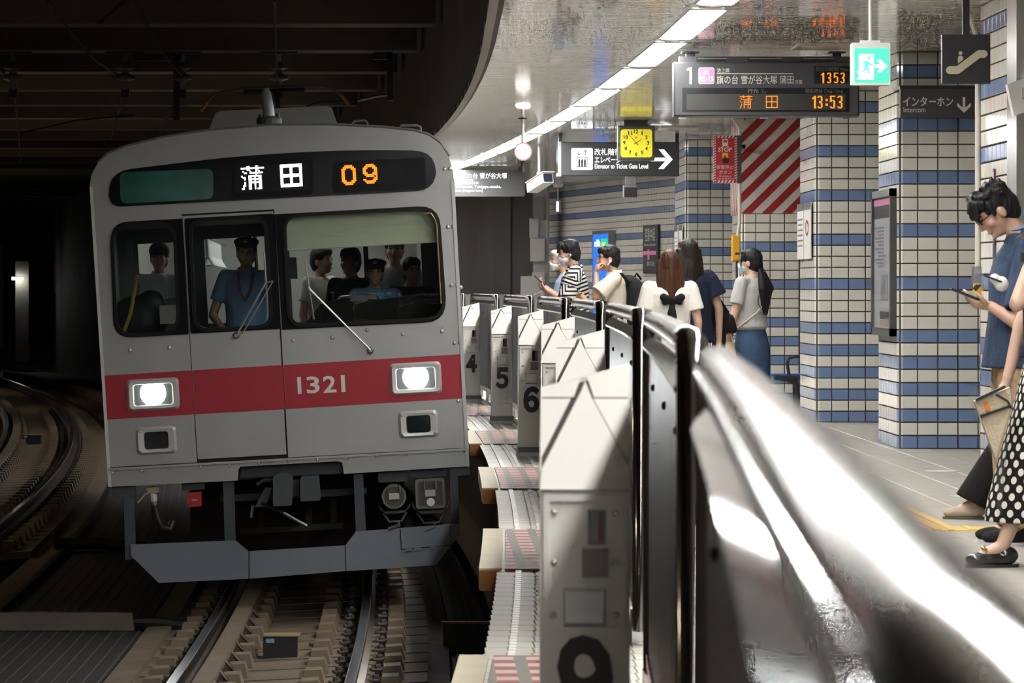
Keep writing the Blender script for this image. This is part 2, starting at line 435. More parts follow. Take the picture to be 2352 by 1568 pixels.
# ---------------------------------------------------------------- tracks
CANT = .054
def rail_profile(u0, side, cz):
    z = cz
    return [(u0-.06, z-.153), (u0+.06, z-.153), (u0+.06, z-.14), (u0+.009, z-.12), (u0+.009, z-.045), (u0+.033, z-.038), (u0+.033, z-.004), (u0+.028, z),
            (u0-.028, z), (u0-.033, z-.004), (u0-.033, z-.038), (u0-.009, z-.045), (u0-.009, z-.12), (u0-.06, z-.14)]
def make_sleeper():
    s = MB(); s.box(-1.02, 1.02, -.275, .275, -.26, -.19)
    for x in (-.79, -.27, .27, .79):
        x0, x1 = x-.055, x+.055
        s.add([(x0-.02, -.14, -.19), (x1+.02, -.14, -.19), (x1+.02, .14, -.19), (x0-.02, .14, -.19), (x0, -.10, -.095), (x1, -.10, -.095), (x1, .10, -.095), (x0, .10, -.095)],
              [(4, 5, 6, 7), (0, 1, 5, 4), (1, 2, 6, 5), (2, 3, 7, 6), (3, 0, 4, 7)])
    return s
sl_me = make_sleeper().build('sleeper', M_sleeper).data
clip = MB()
clip.box(-.05, .05, -.07, .07, -.19, -.155); clip.tube([(-.035, -.05, -.12), (.03, -.045, -.125), (.045, 0, -.12), (.03, .045, -.125), (-.035, .05, -.12)], .012, 6); clip.lathe([(.022, -.16), (.022, -.10), (.016, -.09)], (.005, 0, 0), 6)
clip_me = clip.build('rail_clip', mat('rusty clip', (.085, .07, .055), .6)).data
for nm in ('sleeper', 'rail_clip'): bpy.data.objects.remove(bpy.data.objects[nm])
def track(u0, ys, label, Ya, Yb, guard_side):
    root = empty('railway_track', (u0+C(24.4), 24.4, ZR-.3), label, 'track')
    for sg in (-1, 1):
        u = u0+sg*.5665; z = ZR+sg*.5665*CANT
        r = MB().sweep(rail_profile(u, sg, z), Ya, Yb, 1.2); ro = wb(r, 'rail', M_steel, root)
        t = MB().sweep([(u-.027, z+.0006), (u+.027, z+.0006), (u+.027, z-.001), (u-.027, z-.001)], Ya, Yb, 1.2)
        to = t.build('rail_head', M_railtop, ro)
    rot = Euler((0, -CANT, 0))
    for Y in ys:
        s = inst(sl_me, 'sleeper', root, Vector((u0+C(Y), Y, ZR))-Vector(root.location), (0, -CANT, math.atan(-dC(Y)) if True else 0))
        for x, f in ((-.69, 0), (-.445, math.pi), (.445, 0), (.69, math.pi)):
            inst(clip_me, 'rail_clip', s, (x, 0, 0), (0, 0, f+math.pi))
    # guard beam on the inner side of the inner rail
    g = MB().sweep([(u0-.45, ZR-.05), (u0-.32, ZR-.045), (u0-.32, ZR-.075), (u0-.36, ZR-.18), (u0-.45, ZR-.18)], Ya, Yb, 1.2)
    go = wb(g, 'guard_beam', M_sleeper, root)
    gb = MB()
    gb.add([(-.32, -.09, -.06), (-.32, .09, -.06), (-.27, .06, -.12), (-.25, 0, -.19), (-.27, -.06, -.12), (-.36, .09, -.19), (-.36, -.09, -.19)], [(0, 1, 2, 3, 4), (1, 5, 3, 2), (0, 4, 3, 6)])
    me = gb.build('guard_bracket', mat('brown casting', (.10, .065, .045), .6), root); me.location = Vector((u0+C(ys[0])+.0, ys[0]+.31, ZR))-Vector(root.location)
    for Y in ys[1:]:
        inst(me, 'guard_bracket', root, Vector((u0+C(Y+.31), Y+.31, ZR))-Vector(root.location))
    return root
U1, U2 = -1.02, -4.75
track(U1, [19.9+.62*i for i in range(24)], 'railway track under the arriving train', 17, 48, 1)
t2 = track(U2, [34.2+.62*i for i in range(62)], 'empty second track curving away at the left', 26, 140, 1)
fs_ = MB()
for i in range(50):
    Y = 72.8+.62*i; fs_.box(U2-1.02+C(Y), U2+1.02+C(Y), Y-.275, Y+.275, ZR-.26, ZR-.19)
wb(fs_, 'sleeper_row', M_sleeper, t2)['kind'] = 'stuff'
# slab shoulders, mats between the tracks
b = MB(); b.sweep([(-2.17, -1.62), (-2.17, -1.40), (-1.98, -1.39), (-1.98, -1.62)], 17, 110, 1.5)
tag(b.build('slab_kerb', M_sleeper), 'brown concrete kerb between the train track and the ribbed mats', 'kerb', kind='structure')
b = MB(); b.sweep([(-3.72, -1.62), (-3.72, -1.38), (-3.5, -1.39), (-3.5, -1.62)], 26, 140, 1.5)
tag(b.build('slab_kerb', M_sleeper), 'brown concrete kerb beside the empty second track', 'kerb', kind='structure')
b = MB(); b.sweep([(-.02, -1.62), (-.02, -1.36), (.16, -1.36), (.16, -1.62)], 17, 60, 1.5)
tag(b.build('slab_kerb', M_slab), 'dark concrete kerb between the train track and the platform', 'kerb', kind='structure')
def matrun(name, u0, u1, z, Ya, Yb, pitch, label):
    r = empty(name, (u0+C(Ya), Ya, z), label, 'rubber mat')
    wb(MB().sweep([(u0, z-.05), (u1, z-.05), (u1, z), (u0, z)], Ya, Yb, 1.2), 'mat_sheet', M_mat, r)
    s = MB(); u = u0+pitch*.6
    while u < u1:
        s.sweep([(u-.003, z+.004), (u+.003, z+.004), (u+.003, z-.01), (u-.003, z-.01)], Ya, Yb, 1.2); u += pitch
    wb(s, 'mat_seam', M_matline, r)
matrun('ribbed_mat', -3.44, -2.2, -1.42, 17.5, 27.05, .105, 'dark ribbed rubber mat in front of the cable duct between the tracks')
matrun('ribbed_mat', -3.44, -2.2, -1.42, 27.45, 34.9, .105, 'dark ribbed rubber mat behind the cable duct between the tracks')
matrun('ribbed_mat', -3.44, -2.2, -1.42, 35.3, 60, .105, 'dark ribbed rubber mat beyond the black cable between the tracks')
matrun('ribbed_mat', .18, .44, -1.40, 17.5, 40, .07, 'narrow dark ribbed mat at the foot of the platform')
d = empty('cable_duct', (-2.85, 27.25, -1.42), 'grey brown concrete cable duct laid across the ribbed mats', 'cable duct')
MB().add([(-.55, -.13, 0), (.57, -.13, 0), (.57, .13, 0), (-.55, .13, 0), (-.53, -.05, .13), (.55, -.05, .13), (.55, .05, .13), (-.53, .05, .13)], [(0, 1, 5, 4), (1, 2, 6, 5), (2, 3, 7, 6), (3, 0, 4, 7), (4, 5, 6, 7)]).build('duct_cover', mat('duct concrete', (.10, .085, .07), .85, noise=(5, .3)), d)
MB().tube([(.5, 0, .05), (.75, 0, .05), (1.0, -.02, .02)], .045, 8).build('cable_sleeve', M_black, d)
MB().tube([(-.5, 0, .05), (-.72, .02, .03), (-.9, .15, -.02)], .055, 8).build('cable_sleeve', M_black, d)
tag(MB().tube([(-3.75, 35.1, -1.33), (-3.3, 35.1, -1.33), (-2.8, 35.0, -1.37), (-2.2, 34.9, -1.38), (-1.9, 34.9, -1.38)], .06, 8).build('track_cable', M_black, smooth=True), 'thick black cable crossing between the tracks', 'cable')
tag(MB().sweep([(-3.50, -1.44), (-3.445, -1.44), (-3.445, -1.37), (-3.50, -1.37)], 18, 90, 1.2).build('track_hose', M_black), 'black hose following the edge of the ribbed mats', 'hose')
# lamps along the tunnel wall beyond the second track
M_tl = glow('tunnel tube', (1, .80, .55), 17)
for i in range(8):
    Y = -4+13*i; r = empty('tunnel_lamp', (-7.1+C(Y), Y, 1.0), 'tube lamp on the dark tunnel wall beyond the second track', 'lamp', 'tube lamps on the tunnel wall', rot=(0, 0, -dC(Y)))
    MB().box(-.06, .0, -.65, .65, -.05, .06).build('lamp_base', M_frame, r); MB().tube([(.045, -.6, 0), (.045, .6, 0)], .03, 8).build('tube', M_tl, r)
# transponder boxes
def transponder(p, w, label):
    r = empty('track_transponder', p, label, 'box')
    MB().box(-w/2, w/2, -.1, .1, 0, .15).build('case', M_blackmetal, r)
    MB().box(-w/2+.005, w/2+.02, -.11, .11, .15, .158).build('lid', mat('ochre lid', (.30, .24, .13), .5), r)
    MB().box(-w/2+.02, -w/2+.08, -.103, -.1, .105, .135).build('sticker', mat('pale blue sticker', (.25, .42, .62), .5), r)
transponder((U1+C(24.8)-.02, 24.8, ZR-.19), .24, 'black box with a pale blue sticker between the rails before the train')
transponder((U2+C(58.5)-.1, 58.5, ZR-.19), .30, 'small box between the rails of the empty second track')
r = empty('bracket_bar', W(1072, 1427, 25.3), 'rusty brown angle bar beside the platform foot', 'bar')
MB().box(-.185, .185, -.04, .04, -.012, .0).build('flange', mat('rust', (.23, .11, .05), .7, noise=(20, .4)), r)
for x in (-.09, .05): MB().box(x-.012, x+.012, -.02, .02, -.10, -.012).build('stud', M_blackmetal, r)
MB().box(-.17, .17, .03, .04, -.225, -.012).build('web', M_blackmetal, r)
# ================================================================ the train
def F(px, py):                    # train front: picture point -> (x, z) of the front plane, rail level z = 0
    dx, dy = px-664, py-1092.5
    return ((dx*.9985-dy*.0543)/296, (-dx*.0543-dy*.9985)/296+.975)
def FP(*pts): return [F(*p) for p in pts]
train = empty('train', (-1.0148, 27.03, -1.1848), 'stainless commuter train with a red band and lit headlights arriving at the platform', 'train', rot=(0, -.0543, .031))
outline = FP((250, 1072), (1077, 1028), (1043, 415), (1040, 388), (1030, 358), (1012, 330), (985, 311), (950, 301), (880, 294), (760, 288), (620, 289), (480, 301), (370, 318), (290, 338), (250, 354), (225, 376), (211, 402), (207, 430))
outline = outline[::1]
doorq = FP((452, 1056), (660, 1045), (629, 483), (417, 494))
winL = rquad(FP((272, 768), (407, 760), (397, 514), (261, 522)), .13)
winD = rquad(FP((452, 755), (620, 745), (606, 500), (440, 511)), [.10, .10, .10, .10])
winR = rquad(FP((668, 745), (1019, 728), (1001, 480), (657, 499)), [.12, .15, .13, .10])
led_hole = rquad(FP((268, 470), (990, 432), (990, 360), (268, 398)), .08)
# front shell: a left and a right sheet with the door leaf between them
def shell_piece(name, pts, holes):
    return MB().plate(pts, 0, .04, holes).build(name, M_stainless, train)
top = outline[2:]
hdr = FP((250, 1072), (453, 1061), (418, 496), (416.5, 492), (630, 480.5), (662, 1050), (1077, 1028))+top
body = shell_piece('front_shell', hdr, [winL, winR, led_hole])
dq = FP((454.5, 1054), (658, 1043), (627.5, 485), (419, 496))
door = MB().plate(dq, 0, .036, [winD]).build('front_door', M_stainless, train)
MB().plate(FP((447, 1062), (666, 1050), (634, 474), (411, 486)), .041, .05, [winD]).build('door_seam', M_black, train)
# body side walls and roof
b = MB(); n = len(outline); vs = []; fs = []
for y in (.03, 17.8):
    vs += [(x, y, z) for x, z in outline]
for i in range(n):
    j = (i+1) % n
    if i == 0: continue
    fs.append((i, j, n+j, n+i))
fs.append(tuple(range(n, 2*n)))
b.add(vs, fs); b.build('body_shell', M_stainless, train, fix=False)
# edge strips down both front corners with their bolts
bl = bolt_mesh(.0135, .011).build('bolt', mat('bolt steel', (.6, .6, .58), .3, .8), body); bl.location = (*F(1021, 388)[:1], -.0, F(1021, 388)[1])
def bolt(px, py, parent=None, y=0., s=1.):
    x, z = F(px, py); return inst(bl, 'bolt', parent or body, (x, y, z), (0, 0, 0), (s, s, s))
for px, py in ((1033, 387), (1029, 521), (1041, 520), (1037, 655), (1050, 654), (1044, 788), (1057, 787), (1053, 921), (1065, 920),
               (299, 804), (389, 798), (673, 781), (763, 775), (843, 758), (925, 767), (1015, 761), (1084-25, 660)): bolt(px, py)
# black window surrounds
M_gasket = mat('window gasket', (.005, .007, .008), .5, spec=.12)
blkL = rquad(FP((262, 777), (434, 767), (419, 502), (255, 511)), [.15, .01, .01, .14])
MB().plate(blkL, -.012, .02, [winL]).build('window_surround', M_gasket, body)
blkR = rquad(FP((648, 757), (1027, 738), (1007, 471), (631, 492)), [.01, .17, .16, .01])
MB().plate(blkR, -.012, .02, [winR]).build('window_surround', M_gasket, body)
blkD = rquad(FP((438, 766), (644, 755), (628, 490), (424, 502)), [.02, .02, .02, .02])
MB().plate(blkD, -.014, .02, [winD]).build('window_surround', M_gasket, door)
def ring(pts, k):                 # offset a loop outward from its centre line a little
    n = len(pts); out = []
    for i in range(n):
        a, c = Vector(pts[i-1]), Vector(pts[(i+1) % n]); t = (c-a)
        if t.length < 1e-6: out.append(pts[i]); continue
        t.normalize(); out.append((pts[i][0]+t.y*k, pts[i][1]-t.x*k))
    return out
M_rub = mat('rubber bead', (.010, .010, .011), .4, spec=.2)
for w, p in ((winL, body), (winR, body), (winD, door)):
    MB().plate(ring(w, .028), -.026, 0, [w]).build('gasket_bead', M_rub, p)
M_glass = glass('windscreen', (.90, .94, .93), .03)
MB().plate(winL, .0, .006).build('windscreen', M_glass, body); MB().plate(winR, .0, .006).build('windscreen', M_glass, body)
MB().plate(winD, .0, .006).build('windscreen', M_glass, door)
# indicator band
band = rquad(FP((252, 476), (1003, 436), (1000, 346), (852, 344), (635, 350), (437, 371), (249, 395)), [.10, .16, .17, .3, .5, .4, .18])
M_band = mat('indicator glass', (.004, .007, .009), .12, spec=.12)
bd = MB().plate(band, -.016, .02, []).build('indicator_band', M_band, train)
def panel(name, q, r, y, m, parent, t=.004): return MB().plate(rquad(FP(*q), r), y-t, y).build(name, m, parent)
panel('indicator_bezel', ((534, 457), (719, 447), (719, 359), (534, 368)), .04, -.016, mat('bezel', (.010, .011, .013), .3, spec=.15), bd)
panel('indicator_bezel', ((765, 444), (979, 433), (976, 361), (762, 372)), .04, -.016, MATS['bezel'], bd)
panel('indicator_window', ((278, 468), (490, 457), (490, 388), (276, 396)), .05, -.016, mat('teal reflection tint', (.008, .11, .085), .12, noise=(3.0, .9, (1, 1, 1))), bd)  # teal of a green reflection put into the window colour
panel('dot_matrix', ((540, 444), (712, 435), (712, 373), (540, 382)), .005, -.020, mat('unlit dots', (.016, .018, .020), .5, spec=.2), bd)
panel('dot_matrix', ((778, 426), (922, 418), (920, 372), (777, 381)), .005, -.020, MATS['unlit dots'], bd)
PU = ["....##.....##....", "....##.....##....", "#################", "....##.....##....", ".#.....#...#.....", "..#..############", "...........#.....", "#....#########...",
      ".##..#...#...#...", "..#..#########...", ".....#...#...#...", "..#..#########...", "..#..#...#...#...", ".##..#...#...#...", ".#...#...#..##..."]
PU = [r[:16] for r in PU]
PU = ["....##....##....", "################", "....##....##....", ".#....#...#.#...", "..##..#########.", "..........#.....", "#....#########..", ".##..##..#..##..",
      "..#..#########..", ".....##..#..##..", "..#..#########..", "..#..##..#..##..", ".##..##..#..##..", ".#...##..#..##..", "##...##..#.###.."]
TA = ["################"]*2+["##.....##.....##"]*4+["################"]*2+["##.....##.....##"]*4+["################"]*2
D0 = ["..#####..", ".#######.", "###...###", "##.....##", "##.....##", "##.....##", "##.....##", "##.....##", "##.....##", "###...###", ".#######.", "..#####.."]
D9 = ["..#####..", ".#######.", "###...###", "##.....##", "##.....##", "###...###", ".########", "..#####.#"[:9], ".......##", "##....###", ".#######.", "..#####.."]
# lettering sits on the sloping front plane, so each glyph gets its own small frame
def fbox(px0, py0, px1, py1):
    a = F(px0, py1); c = F(px1, py0); return (a[0], min(a[1], c[1]), c[0], max(a[1], c[1]))
def frot(name, px, py, w, h):     # box of w x h px centred on a picture point, level with the carriage
    x, z = F(px, py); return (x-w/592, z-h/592, x+w/592, z+h/592)
led('destination_glyph', PU, frot('', 581, 408, 53, 54), -.027, glow('led white', (1, 1, 1), 1.3), bd, .98)
led('destination_glyph', TA, frot('', 669, 403, 50, 52), -.027, MATS['led white'], bd, .98)
led('route_digit', D0, frot('', 801, 402, 33, 46), -.027, glow('led orange', (1, .115, .008), 1.0), bd, .92)
led('route_digit', D9, frot('', 850, 399, 33, 45), -.027, MATS['led orange'], bd, .92)
# red band
def bandstrip(q, parent, y): return MB().plate(FP(*q), y-.0015, y).build('red_band', M_red, parent)
bandstrip(((245.5, 963), (447, 951), (441, 850), (239.5, 862)), body, 0)
bandstrip(((448.5, 951), (654.5, 939.5), (649, 838), (442.5, 850)), door, 0)
bandstrip(((656.5, 939.5), (1070, 914.5), (1064.5, 813), (651, 838)), body, 0)
for s_, px in (('1', 687.5), ('3', 719), ('2', 757), ('1', 788)):
    text('fleet_number', s_, frot('', px, 903-(px-640)*.043-16, 9 if s_ == '1' else 30, 39), -.004, M_number, body, .02)

# lamps
M_bezel = mat('lamp bezel', (.62, .62, .60), .32, .25)
def lampunit(name, q, inner, lit):
    cx = sum(p[0] for p in q)/4; cy = sum(p[1] for p in q)/4; x, z = F(cx, cy)
    w = (q[1][0]-q[0][0])/296/2; h = (q[3][1]-q[0][1])/296/2*.98
    o = MB(); a = rrect(-w, -h, w, h, .035, 4); c = rrect(-w+.018, -h+.018, w-.018, h-.018, .03, 4); e = rrect(-inner[0], -inner[1], inner[0], inner[1], .022, 4); n = len(a)
    vs = [(p[0], 0, p[1]) for p in a]+[(p[0], -.028, p[1]) for p in c]+[(p[0], -.024, p[1]) for p in e]+[(p[0]*.94, -.004, p[1]*.94) for p in e]; fs = []
    for k in range(3):
        for i in range(n): j = (i+1) % n; fs.append((k*n+i, k*n+j, (k+1)*n+j, (k+1)*n+i))
    o.add(vs, fs); r = o.build(name, M_bezel, train, smooth=30); r.location = (x, -.001, z)
    if lit:
        MB().plate(rrect(-inner[0]*.94, -inner[1]*.94, inner[0]*.94, inner[1]*.94, .02), -.008, -.004).build('lamp_glass', mat('lamp reflector', (.30, .33, .33), .3, .3), r)
        MB().lathe([(.10, -.008), (.096, -.012), (.07, -.018), (.03, -.022)], (0, 0, .012), 20, 'y').build('bulb', glow('headlight', (.93, 1, .99), 10), r)
    else:
        MB().plate(rrect(-inner[0]*.94, -inner[1]*.94, inner[0]*.94, inner[1]*.94, .02), -.010, -.004).build('lamp_glass', mat('dark lens', (.01, .014, .02), .06, spec=.8), r)
        for sx in (-1, 1):
            for sz in (-1, 1): inst(bl, 'bolt', r, (sx*(w-.032), -.024, sz*(h-.032)), (0, 0, 0), (.6, .6, .6))
    return r
lampunit('headlight', ((291, 871), (411, 864), (413, 940), (295, 946)), (.155, .085), True)
lampunit('headlight', ((894, 834), (1013, 828), (1015, 904), (898, 910)), (.155, .085), True)
lampunit('tail_light', ((312, 981), (405, 975), (407, 1040), (315, 1046)), (.095, .068), False)
lampunit('tail_light', ((914, 945), (1005, 939), (1007, 1003), (918, 1009)), (.095, .068), False)
# wipers
def wiper(piv, tip, b0, b1, off):
    P = lambda p, y: (F(*p)[0], y, F(*p)[1])
    r = MB().lathe([(.028, 0), (.028, -.03), (.015, -.05)], P(piv, -.0), 10, 'y').build('wiper', M_frame, train)
    MB().tube([P(piv, -.045), P(tip, -.05)], .0085, 6).build('wiper_arm', mat('wiper steel', (.45, .45, .44), .4, .6), r)
    MB().tube([P((piv[0]+off[0], piv[1]+off[1]), -.045), P((tip[0]+off[0]*.9+4, tip[1]+off[1]*.5-2), -.05)], .006, 6).build('wiper_arm', MATS['wiper steel'], r)
    MB().tube([P(tip, -.05), P((tip[0]+off[0]*.9+4, tip[1]+off[1]*.5-2), -.05)], .006, 6).build('wiper_link', MATS['wiper steel'], r)
    MB().tube([P(b0, -.035), P(((b0[0]+b1[0])/2, (b0[1]+b1[1])/2), -.045), P(b1, -.035)], .0085, 6).build('wiper_blade', M_frame, r)
wiper((543, 770), (611, 649), (607, 580), (615, 715), (14, -4))
wiper((851, 804), (712, 666), (701, 600), (721, 733), (-8, -8))
P3 = lambda px, py, y: (F(px, py)[0], y, F(px, py)[1])
MB().tube([P3(971, 490, -.03), P3(990, 490, -.035), P3(997, 500, -.035), P3(1003, 515, -.03), P3(1013, 697, -.03)], .006, 6).build('grab_rod', mat('brass rod', (.36, .28, .14), .4, .4), body)
MB().tube([P3(973, 498, -.03), P3(978, 512, -.03), P3(993, 526, -.028), P3(1002, 527, -.028)], .0025, 5).build('lead', M_black, body)
# roof equipment
roof_z = F(615, 289)[1]
ac = MB(); Mi = train.matrix_basis.inverted(); a = [((Mi @ W(px, py, 28.63)).x, (Mi @ W(px, py, 28.63)).z) for px, py in ((472, 320), (784, 308), (762, 248), (752, 243), (506, 255), (495, 260))]
ac.plate(a, 1.6, 4.2).build('air_conditioner', mat('roof unit grey', (.30, .30, .285), .55), train)
an = MB().lathe([(.10, 0), (.10, .10), (.092, .115), (.06, .12)], (F(617, 290)[0], .55, roof_z-.02), 14).build('antenna', mat('antenna grey', (.13, .135, .14), .5), train)
fx, fz = F(615, 255)[0], roof_z+.09
f = MB(); f.tube([(fx, .55, fz), (fx-.003, .55, fz+.10), (fx-.012, .55, fz+.2), (fx-.014, .55, fz+.235)], [.05, .047, .04, .022], 10); f.build('antenna_fin', mat('antenna fin', (.36, .39, .43), .35, .3), an, smooth=True)
for sx in (-.07, .07): MB().lathe([(.014, 0), (.014, .025)], (fx+sx, .5, roof_z+.09), 6).build('bolt', M_blackmetal, an)
for (pa, pb, yy) in (((803, 291), (851, 285), .3), ((914, 300), (975, 296), .3)):
    a, c = F(*pa), F(*pb)
    h = MB().tube([(a[0]+.02, yy, a[1]-.02), (a[0]+.02, yy, a[1]+.035), (a[0]+.04, yy, a[1]+.055), (c[0]-.04, yy, c[1]+.045), (c[0]-.02, yy, c[1]+.03), (c[0]-.02, yy, c[1]-.04)], .011, 6).build('roof_grab_handle', mat('handle grey', (.22, .22, .22), .5), train, smooth=True)
    for q in (a, c): MB().box(q[0]-.03, q[0]+.03, yy-.03, yy+.03, q[1]-.05, q[1]-.01).build('handle_foot', MATS['handle grey'], h)
gut = MB().tube([(F(x, y)[0], .01, F(x, y)[1]+.008) for x, y in ((225, 376), (250, 354), (290, 338), (370, 318), (480, 301), (620, 289), (760, 287), (880, 293), (950, 300), (985, 310), (1012, 329), (1033, 360))], .012, 6).build('roof_gutter', mat('gutter grey', (.2, .2, .19), .5), train)
# pantograph near the rear of the car, seen above the roof
pg = MB(); Yp = 16.0
def PP(px, py):
    Y = 27.03+Yp; w = W(px, py, Y); return train.matrix_basis.inverted() @ w
pan = MB().tube([PP(505, 212), PP(560, 204), PP(700, 199), PP(745, 200)], .022, 6).build('pantograph', mat('pantograph grey', (.17, .17, .165), .5), train)
MB().tube([PP(505, 212), PP(490, 218), PP(475, 235)], .017, 6).build('horn', MATS['pantograph grey'], pan, smooth=True)
MB().tube([PP(745, 200), PP(765, 205), PP(785, 220)], .017, 6).build('horn', MATS['pantograph grey'], pan, smooth=True)
MB().tube([PP(476, 233), PP(462, 256)], .024, 6).build('horn_tip', mat('yellow tip', (.55, .27, .02), .5), pan)
MB().tube([PP(784, 218), PP(802, 241)], .024, 6).build('horn_tip', MATS['yellow tip'], pan)
MB().tube([PP(560, 211), PP(700, 206)], .03, 6).build('contact_strip', M_blackmetal, pan)
MB().tube([PP(632, 210), PP(640, 250), PP(600, 292)], .03, 6).build('pantograph_arm', M_blackmetal, pan)
# valance under the body
val = MB()
val.plate(FP((250, 1117), (546, 1103), (548, 1078), (553, 1071), (775, 1059), (786, 1062), (790, 1088), (1078, 1071), (1077, 1031), (250, 1075)), -.004, .03)
vo = val.build('valance', mat('valance steel', (.36, .37, .36), .42, .5, noise=(2, .12)), train)
MB().plate(FP((250, 1079), (1077, 1034), (1077, 1029), (250, 1074)), -.018, .0).build('valance_lip', M_stainless, vo)
for k in range(13):
    t = k/12; bolt(258+(1066-258)*t, 1084+(1035-1084)*t, vo, -.004, .8)
MB().plate(FP((250, 1117), (257, 1117), (214, 430), (207, 430)), -.012, .04).build('corner_strip', mat('lit edge steel', (.75, .75, .73), .3, .4), body)  # paler than the right strip: highlight from the left put into the colour
MB().plate(FP((1071, 1071), (1078.5, 1071), (1044, 415), (1036, 415)), -.012, .04).build('corner_strip', mat('edge steel', (.5, .5, .49), .35, .5), body)
# skirt (snow plough) plates with their hangers
sk = MB().plate(FP((365, 1338), (571, 1329), (571, 1266), (541, 1241), (300, 1250), (302, 1276)), .02, .05).build('skirt_plate', M_skirt, train)
MB().plate(FP((573, 1329), (794, 1312), (792, 1253), (573, 1266)), .02, .05).build('skirt_plate', M_skirt, train)
sk2 = MB().plate(FP((796, 1312), (1001, 1299), (1057, 1229), (1055, 1203), (818, 1221), (794, 1252)), .02, .05).build('skirt_plate', M_skirt, train)
MB().plate(FP((921, 1263.5), (1038, 1253.5), (1036, 1206), (918.5, 1215)), .017, .03).build('hatch_seam', M_black, sk2); MB().plate(FP((923, 1261), (1036, 1251.5), (1034, 1206), (920.5, 1214.5)), .008, .03).build('skirt_hatch', M_skirt, sk2)
for px in (932, 952, 988, 1008): MB().plate(FP((px, 1267-(px-932)*.085), (px+14, 1266-(px-932)*.085), (px+14, 1260-(px-932)*.085), (px, 1261-(px-932)*.085)), .0, .02).build('hinge', M_skirt, sk2)
for q in (((288, 1285), (312, 1283), (308, 1130), (284, 1131)), ((516, 1246), (541, 1244), (537, 1104), (512, 1106)), ((818, 1226), (841, 1223), (834, 1088), (812, 1090)), ((1037, 1208), (1056, 1206), (1052, 1075), (1033, 1076))):
    MB().plate(FP(*q), .04, .12).build('skirt_hanger', M_under, train)
MB().plate(FP((258, 1140), (312, 1138), (311, 1117), (257, 1118)), .03, .10).build('hanger_bracket', M_under, train)
MB().plate(FP((1036, 1095), (1081, 1091), (1079, 1071), (1036, 1073)), .03, .10).build('hanger_bracket', M_under, train)
# underframe
MB().plate(FP((552, 1098), (788, 1088), (786, 1062), (553, 1071)), .06, .2).build('coupler_pocket', mat('pocket paint', (.028, .038, .048), .6), train)
MB().plate(FP((258, 1118), (1070, 1075), (1070, 1060), (258, 1100)), .1, 5).build('underframe_beam', M_black, train)
MB().plate(FP((500, 1162), (845, 1144), (845, 1128), (500, 1146)), .5, .62).build('cross_beam', M_under, train)
MB().plate(FP((420, 1320), (940, 1290), (940, 1090), (420, 1110)), 1.6, 1.7).build('bogie_end', mat('bogie brown', (.035, .027, .021), .8), train)
wh = MB()
for x in (-.56, .56): wh.lathe([(.43, -.06), (.43, .07), (.40, .07), (.1, .1)], (x, 2.2, .43), 20, 'x')
wh.build('wheelset', M_steel, train)
for q in (((590, 1232), (602, 1232), (602, 1165), (590, 1165)), ((700, 1232), (716, 1232), (716, 1160), (700, 1160)), ((760, 1232), (775, 1232), (775, 1150), (760, 1150))):
    MB().plate(FP(*q), 1.0, 1.1).build('bogie_frame', mat('dusty brown', (.07, .055, .04), .8), train)
MB().plate(FP((545, 1246), (790, 1232), (790, 1218), (545, 1232)), .9, 1.0).build('bogie_frame', MATS['dusty brown'], train)
# coupler
M_coup = mat('coupler steel', (.085, .095, .105), .35, .6)
cp = MB().plate(rquad(FP((628, 1158), (671, 1156), (674, 1092), (650, 1079), (628, 1090)), .02), -.25, .25).build('coupler', M_coup, train)
MB().plate(rquad(FP((690, 1150), (737, 1147), (733, 1090), (690, 1093)), .02), -.1, .25).build('coupler_guide', M_coup, cp)
MB().plate(FP((671, 1140), (692, 1138), (690, 1100), (672, 1102)), 0, .25).build('coupler_face', M_black, cp)
MB().tube([P3(630, 1100, -.1), P3(605, 1103, -.05), P3(590, 1112, -.05)], .016, 6).build('release_pipe', M_coup, cp)
MB().tube([P3(600, 1155, 0), P3(640, 1172, 0), P3(705, 1208, 0)], .015, 6).build('release_lever', M_coup, cp)
MB().tube([P3(581, 1160, 0), P3(577, 1188, 0)], .012, 6).build('hose_end', M_frame, cp)
MB().plate(FP((585, 1165), (610, 1163), (625, 1120), (610, 1118)), 0, .1).build('coupler_side', M_coup, cp)
# jumper sockets
M_jump = mat('jumper grey', (.055, .054, .05), .5)
def socket(px, py, w, h, round_):
    x, z = F(px, py); r = empty('jumper_socket', (x, .02, z)); r.parent = train
    prof = [(w*math.cos(t*math.pi/12), w*math.sin(t*math.pi/12)) for t in range(24)] if round_ else rrect(-w, -h, w, h, .02)
    MB().plate(prof, -.06, .08).build('socket_body', M_jump, r)
    inn = [(p[0]*.82, p[1]*.82) for p in prof]; MB().plate(prof, -.07, -.06, [inn[:]]).build('socket_rim', mat('socket rim', (.12, .115, .105), .45), r)
    for sx in (-.045, .045): MB().tube([(sx, -.075, h*.9), (sx, -.085, h*.3)], .007, 5).build('latch', MATS['socket rim'], r)
    MB().box(-.04, .04, -.078, -.07, -.02, .03).build('name_plate', mat('plate', (.42, .39, .33), .5), r)
    MB().plate([(-w-.03, -h*.55), (-w*.9, -h*1.15), (w*.9, -h*1.15), (w+.03, -h*.55), (w+.02, -h*.95), (w*.7, -h*1.35), (-w*.7, -h*1.35), (-w-.02, -h*.95)], -.03, .06).build('socket_cradle', M_jump, r)
    MB().tube([(-w*.95, 0, -h*1.3), (-w*.5, 0, -h*2), (w*.5, 0, -h*2), (w*.95, 0, -h*1.3)], .009, 5).build('handle', MATS['socket rim'], r)
    MB().tube([(.02, 0, -h*2.0), (.03, 0, -h*2.3), (-.06, 0, -h*2.6)], .016, 6).build('cable', MATS['socket rim'], r)
    MB().plate(rrect(-w*1.2, h*1.1, w*1.2, h*1.9, .01), .05, .1).build('hanger', M_under, r)
    return r
